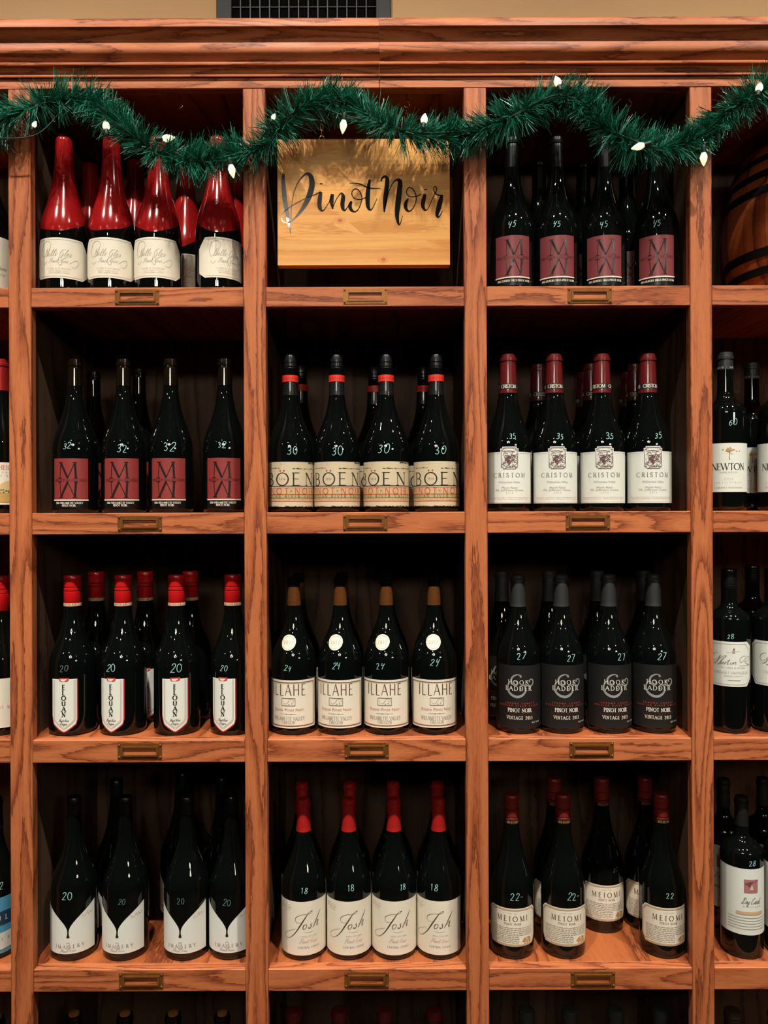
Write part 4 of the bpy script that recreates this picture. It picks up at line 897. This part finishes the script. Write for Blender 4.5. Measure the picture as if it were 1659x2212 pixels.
# --- column 0 (a sliver at the edge)
p = Prof(0.0425, 0.297, 0.125, 0.230, 0.0165, 0.0150); c0 = Proto(p)
c0.add('capsule', p.shell('capsule', 0.2200, 0.297, mat('capsule_glossy_red', (112, 16, 20), .15, coat=.5)))
Y = lambda y: Zr(y, 0); hw = .0425*rad(75); ik = Ink([inkgrey, inkpale]); ik.ftext('Estate Pinot Noir', 0, Y(572), .0062, 0, fit=.070); ik.ftext('Willamette Valley', 0, Y(584), .0034, 1, fit=.062)
proto_label(c0, patch('label', p.r, -hw, hw, .0125, .1065, papercream), ik)
place(c0, -27, 560, 0, 'red-capped bottle with white label at the edge, beside the wax bottles', None, Lrot=0)
p = Prof(0.0395, 0.289, 0.130, 0.226, 0.0165, 0.0152); c1 = Proto(p); Y = lambda y: Zr(y, 1)
c1.add('capsule', p.shell('capsule', 0.2300, 0.289, mat('capsule_crimson', (170, 40, 38), .3, metal=.4)))
hw = .0395*rad(85); ik = Ink([inkpink, inkgrey, mat('art_ochre', (196, 156, 88), .7, noise=.2, nscale=300), mat('art_green', (92, 104, 66), .7), mat('art_sand', (214, 186, 132), .7)])
ik.text('CASTLE HEIGHTS', -.006, Y(1010), .0075, 0, fit=.080); ik.text('NAPA VALLEY', 0, Y(1018), .0030, 1, fit=.06, serif=False); ik.text('PINOT NOIR', 0, Y(1026), .0030, 1, fit=.05, serif=False)
n_ = 30
for i in range(n_):
    a, b = -hw+2*hw*i/n_, -hw+2*hw*(i+1)/n_; h = lambda u: Y(1040)+.004*math.sin(u*70)+.002*math.sin(u*190)
    ik.poly([(a, Y(1062)), (b, Y(1062)), (b, h(b)), (a, h(a))], 4); ik.poly([(a, Y(1082)), (b, Y(1082)), (b, Y(1062)), (a, Y(1062))], 2)
for _ in range(40): ik.ell(rnd.uniform(-hw, hw), Y(1058)+rnd.uniform(-.003, .003), .0022, .0020, 3, 7)
proto_label(c1, patch('label', p.r, -hw, hw, Y(1087), Y(995), papercream), ik)
place(c1, 1, 1000, 1, 'crimson-capped bottle with vineyard picture label at the edge', None, Lrot=5)
p = Prof(0.0425, 0.291, 0.125, 0.226, 0.0165, 0.0150, lip=False); c2 = Proto(p); Y = lambda y: Zr(y, 2)
c2.add('cap', screwcap_me(0.0178, 0.2260, 0.2915, capred, (0.50, 0.62, 0.74, 0.86)))
hw = .0425*rad(70); ik = Ink([inkpink, inkred]); ik.text('PINOT NOIR', 0, Y(1530), .005, 0, fit=.05); ik.rect(hw-.0015, hw, Y(1566), Y(1540), 1)
proto_label(c2, patch('label', p.r, -hw, hw, Y(1572), Y(1465), papercream), ik)
place(c2, 1, 1400, 2, 'red screwcap bottle with plain white label at the edge', None, Lrot=8)
p = Prof(0.0425, 0.287, 0.125, 0.226, 0.0165, 0.0150); c3 = Proto(p); Y = lambda y: Zr(y, 3)
c3.add('capsule', p.shell('capsule', 0.2300, 0.287, mat('capsule_teal_black', (20, 30, 32), .4)))
hw = .0425*rad(82); ik = Ink([mat('art_navy', (30, 62, 92), .6), mat('art_blue', (54, 132, 178), .6), paper, inkgrey, inkwhite])
for i in range(n_):
    a, b = -hw+2*hw*i/n_, -hw+2*hw*(i+1)/n_; g = lambda u, f_: .0015*math.sin(u*f_)
    ik.poly([(a, Y(2004)), (b, Y(2004)), (b, Y(1976)+g(b, 120)), (a, Y(1976)+g(a, 120))], 0); ik.poly([(a, Y(2058)+g(a, 60)), (b, Y(2058)+g(b, 60)), (b, Y(2022)+g(b, 90)), (a, Y(2022)+g(a, 90))], 2)
t2 = Ink([inkwhite, inkgrey]); t2.text('MEULIN', .006, Y(1994), .0085, 0, fit=.075, thick=.14, thin=.08); t2.text('PINOT NOIR', .010, Y(2038), .0045, 1, fit=.06)
li = proto_label(c3, patch('label', p.r, -hw, hw, Y(2066), Y(1944), mat('label_blue', (84, 160, 196), .5)), ik); c3.add('lettering', t2.bent('lettering', p.r, .0012), li)
place(c3, -14, 1950, 3, 'bottle with blue seascape label at the edge', None, Lrot=10, mark=('2', 2, 1918, 15))
# ------------------------------------------------------------------ barrel on the shelf beside the last post
bd = 0.205; bc = at(1755, 560, bd)
BR, BE, BH = 0.172, 0.136, 0.322
barrel = empty('wine_barrel', (bc.x, bd, SH[0]), 'small varnished wooden barrel with six black hoops', 'barrel')
def brad(z): t = 2*z/BH-1; return BR-(BR-BE)*abs(t)**2.1
stavem = wood('barrel_oak', 'Z', (0.46, 0.125, 0.036), (0.33, 0.078, 0.022), (0.12, 0.026, 0.010), rough=0.22, across=10, rings=4, coat=0.5, pores=0.4)
NS = 20
def stave_me(seed):
    da = 2*PI/NS; v, f = [], []; n = 14; kk = 5
    for j in range(n+1):
        z = BH*j/n; r = brad(z)
        for q in range(kk): a = -da/2+0.004+(da-0.008)*q/(kk-1); v.append((r*math.sin(a), -r*math.cos(a), z))
        for q in (kk-1, 0): a = -da/2+0.004+(da-0.008)*q/(kk-1); v.append(((r-.012)*math.sin(a), -(r-.012)*math.cos(a), z))
    K = kk+2
    for j in range(n):
        for q in range(K): f.append((j*K+q, j*K+(q+1) % K, (j+1)*K+(q+1) % K, (j+1)*K+q))
    f.append(tuple(reversed(range(K)))); f.append(tuple(range(n*K, n*K+K)))
    return me_from('stave', v, f, stavem, None, True, 35)
SM = stave_me(0)
for i in range(NS): link('stave', SM, barrel, (0, 0, 0), 2*PI*i/NS+0.1)
hoopm = mat('black_hoop', (18, 21, 23), 0.42, noise=0.2, nscale=60)
for zc, hh in ((0.030, .013), (0.066, .014), (0.100, .016), (0.222, .016), (0.256, .014), (0.292, .013)):
    pts = [(brad(zc-hh/2)-.002, zc-hh/2), (brad(zc-hh/2)+.0022, zc-hh/2), (brad(zc)+.0024, zc), (brad(zc+hh/2)+.0022, zc+hh/2), (brad(zc+hh/2)-.002, zc+hh/2)]
    link('hoop', lathe_me('hoop', pts, hoopm, 64), barrel)
link('barrel_head', lathe_me('barrel_head', [(BE-.012, BH-.018), (BE-.012, BH-.010)], stavem, 48), barrel)
# ------------------------------------------------------------------ hanging sign
sd = 0.026; a0 = at(599, 301, sd); a1 = at(972, 572, sd); th = 0.019
pine = wood('pine', 'X', (0.80, 0.40, 0.108), (0.72, 0.32, 0.078), (0.62, 0.25, 0.052), rough=0.35, across=16, along=1.6, rings=5, pores=0.12, coat=0.35, bump=0.05)
sc_ = ((a0.x+a1.x)/2, sd+th/2, a1.z)
sign = empty('wine_sign', sc_, 'light pine board sign lettered in black brush script, hanging from hooks', 'sign')
SW, SHH = a1.x-a0.x, a0.z-a1.z
nb_ = 5; bh = SHH/nb_                       # glued-up pine boards
for i in range(nb_):
    z0 = bh*i
    box('board', -SW/2, SW/2, -th/2, th/2, z0+(0.0 if i else 0), z0+bh-0.00004, pine, sign, bev=0.0001 if 0 < i < nb_-1 else 0.0001)
vinyl = mat('black_vinyl', (18, 16, 16), 0.16, coat=0.3)
kn = mat('pine_knot', (188, 104, 42), 0.4, noise=0.3, nscale=150); kn2 = mat('pine_knot_ring', (216, 146, 72), 0.4, noise=0.15, nscale=150)
CK = 3.19
def sg(x, y): q = at(540+x/CK, 260+y/CK, sd); return (q.x-sc_[0], q.z-sc_[2])
def sgs(strokes): return [[(*sg(x, y), w_*1.08/CK/S(sd)) for x, y, w_ in q] for q in strokes]
fig = mat('pine_figure', (224, 160, 86), 0.4, noise=0.15, nscale=100)
for lay in range(3):
    kk_ = Ink([(fig, kn2, kn)[lay]])
    for x, y, rx, ry in ((615, 690, 46, 26), (915, 958, 40, 28)):
        cx_, cz_ = sg(x, y); f_ = 1/CK/S(sd)
        if lay == 0 and y < 800: kk_.poly([(cx_-rx*1.3*f_, cz_+ry*.9*f_), (cx_+rx*.6*f_, cz_+ry*.8*f_), (cx_+rx*2.2*f_, cz_-ry*1.6*f_), (cx_+rx*3.8*f_, cz_-ry*4.0*f_), (cx_+rx*.6*f_, cz_-ry*2.4*f_), (cx_-rx*.6*f_, cz_-ry*1.5*f_)], 0)
        if lay == 1: kk_.ell(cx_, cz_, rx*f_, ry*f_, 0, 24)
        if lay == 2: kk_.ell(cx_+rx*.1*f_, cz_, rx*.4*f_, ry*.45*f_, 0, 20)
    if kk_.f: link('knot_marking', kk_.flat('knot_marking'), sign, (0, -th/2-0.00006*(lay+1), 0))
lt = Ink([vinyl])
lt.script(sgs([
 [(230, 368, 16), (229, 420, 24), (235, 500, 29), (243, 570, 29), (255, 640, 25), (266, 700, 19), (276, 750, 11), (282, 785, 3)],
 [(284, 680, 5), (286, 600, 5), (300, 510, 6), (330, 430, 7), (365, 385, 10), (395, 368, 18), (420, 390, 30), (427, 450, 36), (410, 515, 36), (385, 570, 30), (350, 625, 20), (310, 672, 10), (270, 702, 6), (235, 703, 5), (217, 680, 5), (220, 650, 5), (245, 622, 5), (305, 578, 6), (380, 540, 6)],
 [(390, 532, 5), (440, 515, 6), (488, 492, 8)], [(488, 494, 20), (481, 540, 28), (479, 590, 27), (490, 618, 18), (508, 620, 8), (532, 585, 5), (555, 545, 5), (570, 512, 5)],
 [(480, 438, 4), (490, 437, 9), (500, 438, 4)],
 [(568, 508, 20), (562, 560, 27), (571, 612, 8)], [(571, 605, 5), (590, 555, 5), (608, 525, 6), (628, 502, 9), (642, 525, 24), (637, 575, 27), (641, 608, 21), (655, 620, 9), (676, 592, 5), (700, 558, 6)],
 [(700, 558, 14), (689, 588, 24), (697, 615, 20), (720, 630, 10), (745, 615, 6), (765, 570, 6), (771, 530, 6), (756, 490, 6), (730, 472, 7), (707, 485, 6), (703, 515, 6), (725, 540, 6), (765, 545, 6), (800, 530, 6)],
 [(825, 408, 14), (816, 470, 26), (811, 530, 29), (813, 590, 25), (828, 617, 12), (845, 605, 6), (862, 570, 5), (876, 538, 4)],
 [(685, 436, 3), (715, 432, 5), (760, 440, 8), (810, 462, 8), (850, 470, 7), (900, 468, 3)],
 [(903, 422, 6), (912, 398, 13), (933, 388, 18), (946, 410, 26), (941, 470, 28), (931, 550, 27), (925, 634, 8)], [(925, 620, 5), (945, 530, 5), (965, 470, 5), (990, 425, 7), (1012, 408, 12)],
 [(1012, 408, 14), (1034, 425, 30), (1028, 500, 34), (1019, 580, 34), (1013, 650, 27), (1020, 703, 16), (1030, 720, 7), (1042, 695, 5), (1052, 658, 3)],
 [(1090, 538, 8), (1073, 575, 24), (1075, 608, 20), (1095, 627, 10), (1120, 610, 6), (1140, 570, 6), (1145, 525, 6), (1130, 485, 7), (1105, 462, 7), (1083, 475, 7), (1080, 505, 6), (1100, 525, 6), (1140, 525, 6), (1180, 510, 6)],
 [(1206, 508, 18), (1196, 550, 27), (1191, 590, 23), (1205, 617, 14), (1222, 614, 6), (1240, 580, 5), (1262, 530, 5), (1283, 490, 6)], [(1200, 478, 4), (1211, 477, 9), (1222, 478, 4)],
 [(1283, 490, 6), (1286, 468, 7), (1275, 456, 6), (1265, 470, 6), (1272, 497, 6), (1295, 515, 8), (1326, 519, 10)], [(1324, 516, 14), (1311, 560, 30), (1298, 610, 30), (1289, 648, 21), (1297, 668, 11), (1310, 655, 6), (1328, 622, 3)]]), 0, n=7, step=.002)
link('lettering', lt.flat('lettering'), sign, (0, -th/2-0.0003, 0))
for px in (695, 878):                       # screw eye and link up to the cup hook
    q = at(px, 300, HD); x = q.x-sc_[0]; y = HD-sc_[1]
    ring = [(x+0.0045*math.sin(2*PI*i/14), y, SHH+0.0085+0.0045*math.cos(2*PI*i/14)) for i in range(14)]
    v, f = tube_geo(ring, 0.0010, 6, True); v2, f2 = tube_geo([(x, y, SHH-0.004), (x, y, SHH+0.004)], 0.0012, 6)
    link('screw_eye', me_from('screw_eye', v+v2, f+[tuple(i+len(v) for i in q_) for q_ in f2], brassy, None, True), sign)
    top_z = OPEN+0.010-0.0235-sc_[2]
    z0 = SHH+0.0125; zz = z0; i = 0; nl = max(1, round((top_z-z0)/0.0105)); pitch = (top_z-z0)/nl
    for i in range(nl):
        zc = z0+pitch*(i+.5); L = pitch/2+.0012
        ring = [((x+0.0026*math.sin(2*PI*j/12)) if i % 2 else x, (y if i % 2 else y+0.0026*math.sin(2*PI*j/12)), zc+L*math.cos(2*PI*j/12)) for j in range(12)]
        v, f = tube_geo(ring, 0.0007, 5, True); link('chain_link', me_from('chain_link', v, f, brassy, None, True), sign)
# ------------------------------------------------------------------ garland and string lights
GD = -0.028
gp = [(-120, 300), (-60, 285), (0, 262), (60, 240), (130, 212), (180, 212), (225, 240), (280, 285), (335, 325), (400, 345), (460, 350), (520, 334), (575, 305), (620, 262), (665, 228), (720, 212), (775, 232), (825, 268), (885, 292), (950, 292), (1005, 290),
      (1065, 275), (1125, 245), (1180, 215), (1225, 210), (1265, 235), (1310, 275), (1365, 308), (1425, 322), (1480, 312), (1530, 280), (1580, 238), (1630, 205), (1690, 180), (1760, 170)]
gpath = []
for i, (x, y) in enumerate(gp):
    v = at(x, y, GD); v.y = GD+0.006*math.sin(i*1.7); gpath.append(tuple(v))
fine = [Vector(q) for q in catmull(gpath, 10)]
garland = empty('garland', at(829, 330, GD), 'green tinsel pine garland draped in swags across the cabinet top', 'garland')
go = Vector(garland.location)
wirem = mat('garland_wire', (18, 40, 26), 0.5)
v, f = tube_geo([q-go for q in fine], 0.0022, 6); link('stem_wire', me_from('stem_wire', v, f, wirem, None, True), garland)
rnd = random.Random(21)
nv, nf, nm = [], [], []
gm = [mat('needle_green', (24, 116, 90), 0.32), mat('needle_deep_green', (12, 82, 62), 0.36), mat('needle_teal', (58, 152, 128), 0.3)]
seglen = [(b-a).length for a, b in zip(fine, fine[1:])]; total = sum(seglen)
cum = [0]
for l in seglen: cum.append(cum[-1]+l)
def gpt(t):
    s_ = t*total; i = max(0, min(len(seglen)-1, next((k for k in range(len(seglen)) if cum[k+1] >= s_), len(seglen)-1)))
    u = (s_-cum[i])/max(1e-9, seglen[i]); return fine[i].lerp(fine[i+1], u), (fine[i+1]-fine[i]).normalized()
def needle(base, dirv, length, wd, m, bend):
    side = dirv.cross(Vector((rnd.uniform(-1, 1), rnd.uniform(-1, 1), rnd.uniform(-1, 1)))).normalized(); n0 = len(nv)
    for j, t in enumerate((0, .35, .7, 1.0)):
        p_ = base+dirv*length*t+bend*(t*t); w_ = wd*(1-.55*t)/2
        nv.append(p_-side*w_); nv.append(p_+side*w_)
    for j in range(3): nf.append((n0+2*j, n0+2*j+1, n0+2*j+3, n0+2*j+2)); nm.append(m)
NT = 1250
for i in range(NT):
    t = (i+rnd.random())/NT; p0, tg = gpt(t); p0 = p0-go
    up = Vector((0, 1, 0)); s1 = tg.cross(up).normalized(); s2 = s1.cross(tg).normalized()
    a = i*2.399+rnd.uniform(-.5, .5)
    lean = 0.7*math.sin(t*46+1.3)+rnd.uniform(-.6, .6)
    base_l = rnd.uniform(.030, .052)
    for k in range(14):
        aa = a+rnd.gauss(0, .24)
        dv = (s1*math.cos(aa)+s2*math.sin(aa)+tg*(lean+rnd.gauss(0, .17))).normalized()
        L = base_l*rnd.uniform(.72, 1.08)
        if dv.y > 0: L = min(L, 0.025/max(.3, dv.y))
        bend = Vector((rnd.gauss(0, .003), rnd.gauss(0, .002), rnd.gauss(-.001, .003)))
        needle(p0+Vector((rnd.gauss(0, .001), rnd.gauss(0, .001), rnd.gauss(0, .001))), dv, L, rnd.uniform(.0011, .0019), rnd.choices((0, 1, 2), (5, 3, 2))[0], bend)
no = link('needles', me_from('needles', nv, nf, gm, nm), garland); no['kind'] = 'stuff'
bulbs = [(78, 262, 15, 0), (229, 268, -10, 0), (367, 298, 75, 0), (502, 373, 170, 1), (594, 246, 20, 0), (741, 277, -172, 1), (917, 254, 8, 1), (1203, 173, -12, 1), (1375, 318, -100, 1), (1520, 347, 172, 1), (1641, 186, 20, 1)]
lights = empty('string_lights', at(829, 300, GD-0.02), 'string of faceted warm white bulbs wound through the green garland', 'lights')
lo = Vector(lights.location)
bm_on = mat('bulb_lit', (235, 245, 215), 0.1, emit=(0.98, 1.0, 0.62), estr=0.85); sockm = mat('bulb_socket', (14, 44, 28), 0.5)
glow = mat('bulb_core', (255, 240, 190), 0.3, emit=(1.0, 0.80, 0.38), estr=45.0)
bprof = [(0.0028, -0.001), (0.0040, 0.0015), (0.0064, 0.0065), (0.0074, 0.0105), (0.0060, 0.0160), (0.0034, 0.0215), (0.0010, 0.0260)]
def facet_me():
    v, f = [], []; n = 9
    for j, (r, z) in enumerate(bprof):
        for k in range(n): a = 2*PI*(k+.5*(j % 2))/n; v.append((r*math.cos(a), r*math.sin(a), z))
    for j in range(len(bprof)-1):
        for k in range(n):
            a, b, c, d = j*n+k, j*n+(k+1) % n, (j+1)*n+(k+1) % n, (j+1)*n+k
            f += [(a, b, d), (b, c, d)]
    f.append(tuple(reversed(range(n)))); f.append(tuple(range((len(bprof)-1)*n, len(bprof)*n)))
    return me_from('bulb', v, f, bm_on)
FM = facet_me(); SK = lathe_me('socket', [(0.0040, -0.012), (0.0048, -0.011), (0.0048, 0.0005), (0.0040, 0.001)], sockm, 12)
GM_ = lathe_me('filament', [(0.0028, 0.0005), (0.0032, 0.0015), (0.0020, 0.0022)], glow, 10)
wp_ = []
for px, py, ang, front in bulbs:
    q = at(px, py, GD-0.026 if front else GD-0.016)-lo
    b = link('bulb', FM, lights, q); b.rotation_euler = (rad(-18), rad(ang), 0)
    off = Euler((rad(-18), rad(ang), 0)).to_matrix() @ Vector((0, 0, -0.014)); b.location = q+off
    b.scale = (.55,)*3 if px in (78, 594) else (.88,)*3
    link('socket', SK, b); link('filament', GM_, b)
    wp_.append(b.location+off*0.8+Vector((0, 0.012, 0)))
wpath = [wp_[0]+Vector((-.12, 0, 0))]
for i, a in enumerate(wp_):
    wpath.append(a)
    if i < len(wp_)-1:
        g0, _ = gpt(min(1, max(0, ((a.x+wp_[i+1].x)/2+lo.x-gpath[0][0])/(gpath[-1][0]-gpath[0][0])))); wpath.append(Vector(((a.x+wp_[i+1].x)/2, g0.y-lo.y+.004, g0.z-lo.z)))
v, f = tube_geo([Vector(q) for q in catmull([tuple(q) for q in wpath], 8)], 0.0012, 6); link('wire', me_from('wire', v, f, sockm, None, True), lights)
# ------------------------------------------------------------------ lamps hanging in the room behind the camera (they show as glints on the glass)
bulbglow = mat('pendant_bulb', (255, 236, 200), .4, emit=(1.0, 0.90, 0.74), estr=40.0); coolglow = mat('downlight_lens', (240, 250, 255), .4, emit=(0.80, 0.95, 1.0), estr=70.0)
dm = mat('lamp_bronze', (40, 30, 24), .4, metal=.6)
sph = bmesh.new(); bmesh.ops.create_icosphere(sph, subdivisions=2, radius=0.070); SPM = bpy.data.meshes.new('bulb_globe'); sph.to_mesh(SPM); sph.free(); SPM.materials.append(bulbglow)
def chandelier(x, y, z, n, r, label):
    e = empty('chandelier', (x, y, z), label, 'chandelier', 'chandeliers in the room')
    v, f = tube_geo([(0, 0, 0.05), (0, 0, CEIL-z)], .008, 8); link('rod', me_from('rod', v, f, dm), e)
    link('hub', lathe_me('hub', [(.02, .02), (.035, .04), (.03, .07), (.01, .09)], dm, 16), e)
    for k in range(n):
        a = 2*PI*k/n+.3; bx2, by2 = r*math.cos(a), r*math.sin(a)
        v, f = tube_geo(catmull([(0, 0, .05), (bx2*.5, by2*.5, .0), (bx2, by2, .03)], 5), .006, 6); link('arm', me_from('arm', v, f, dm), e)
        link('bulb_globe', SPM, e, (bx2, by2, .07))
chandelier(-0.15, -2.55, 2.42, 5, .26, 'five-bulb bronze chandelier hanging in the room before the cabinet')
chandelier(2.3, -3.6, 2.42, 5, .26, 'five-bulb bronze chandelier hanging further back in the room')
LENS = lathe_me('lens', [(.042, -.004), (.042, -.001), (.041, 0)], coolglow, 20); RIM = lathe_me('trim_ring', [(.043, -.006), (.060, -.006), (.060, 0), (.043, 0)], mat('white_trim', (220, 220, 215), .5), 20)
rdl = random.Random(4)
for i in range(20):
    x = -3.0+1.5*(i % 5)+rdl.uniform(-.2, .2)+(.7 if (i//5) % 2 else 0); y = -1.75-1.05*(i//5)+rdl.uniform(-.15, .15)
    e = empty('downlight', (x, y, CEIL), 'round recessed downlight in the ceiling of the room', 'downlight', 'recessed ceiling downlights'); link('lens', LENS, e); link('trim_ring', RIM, e)
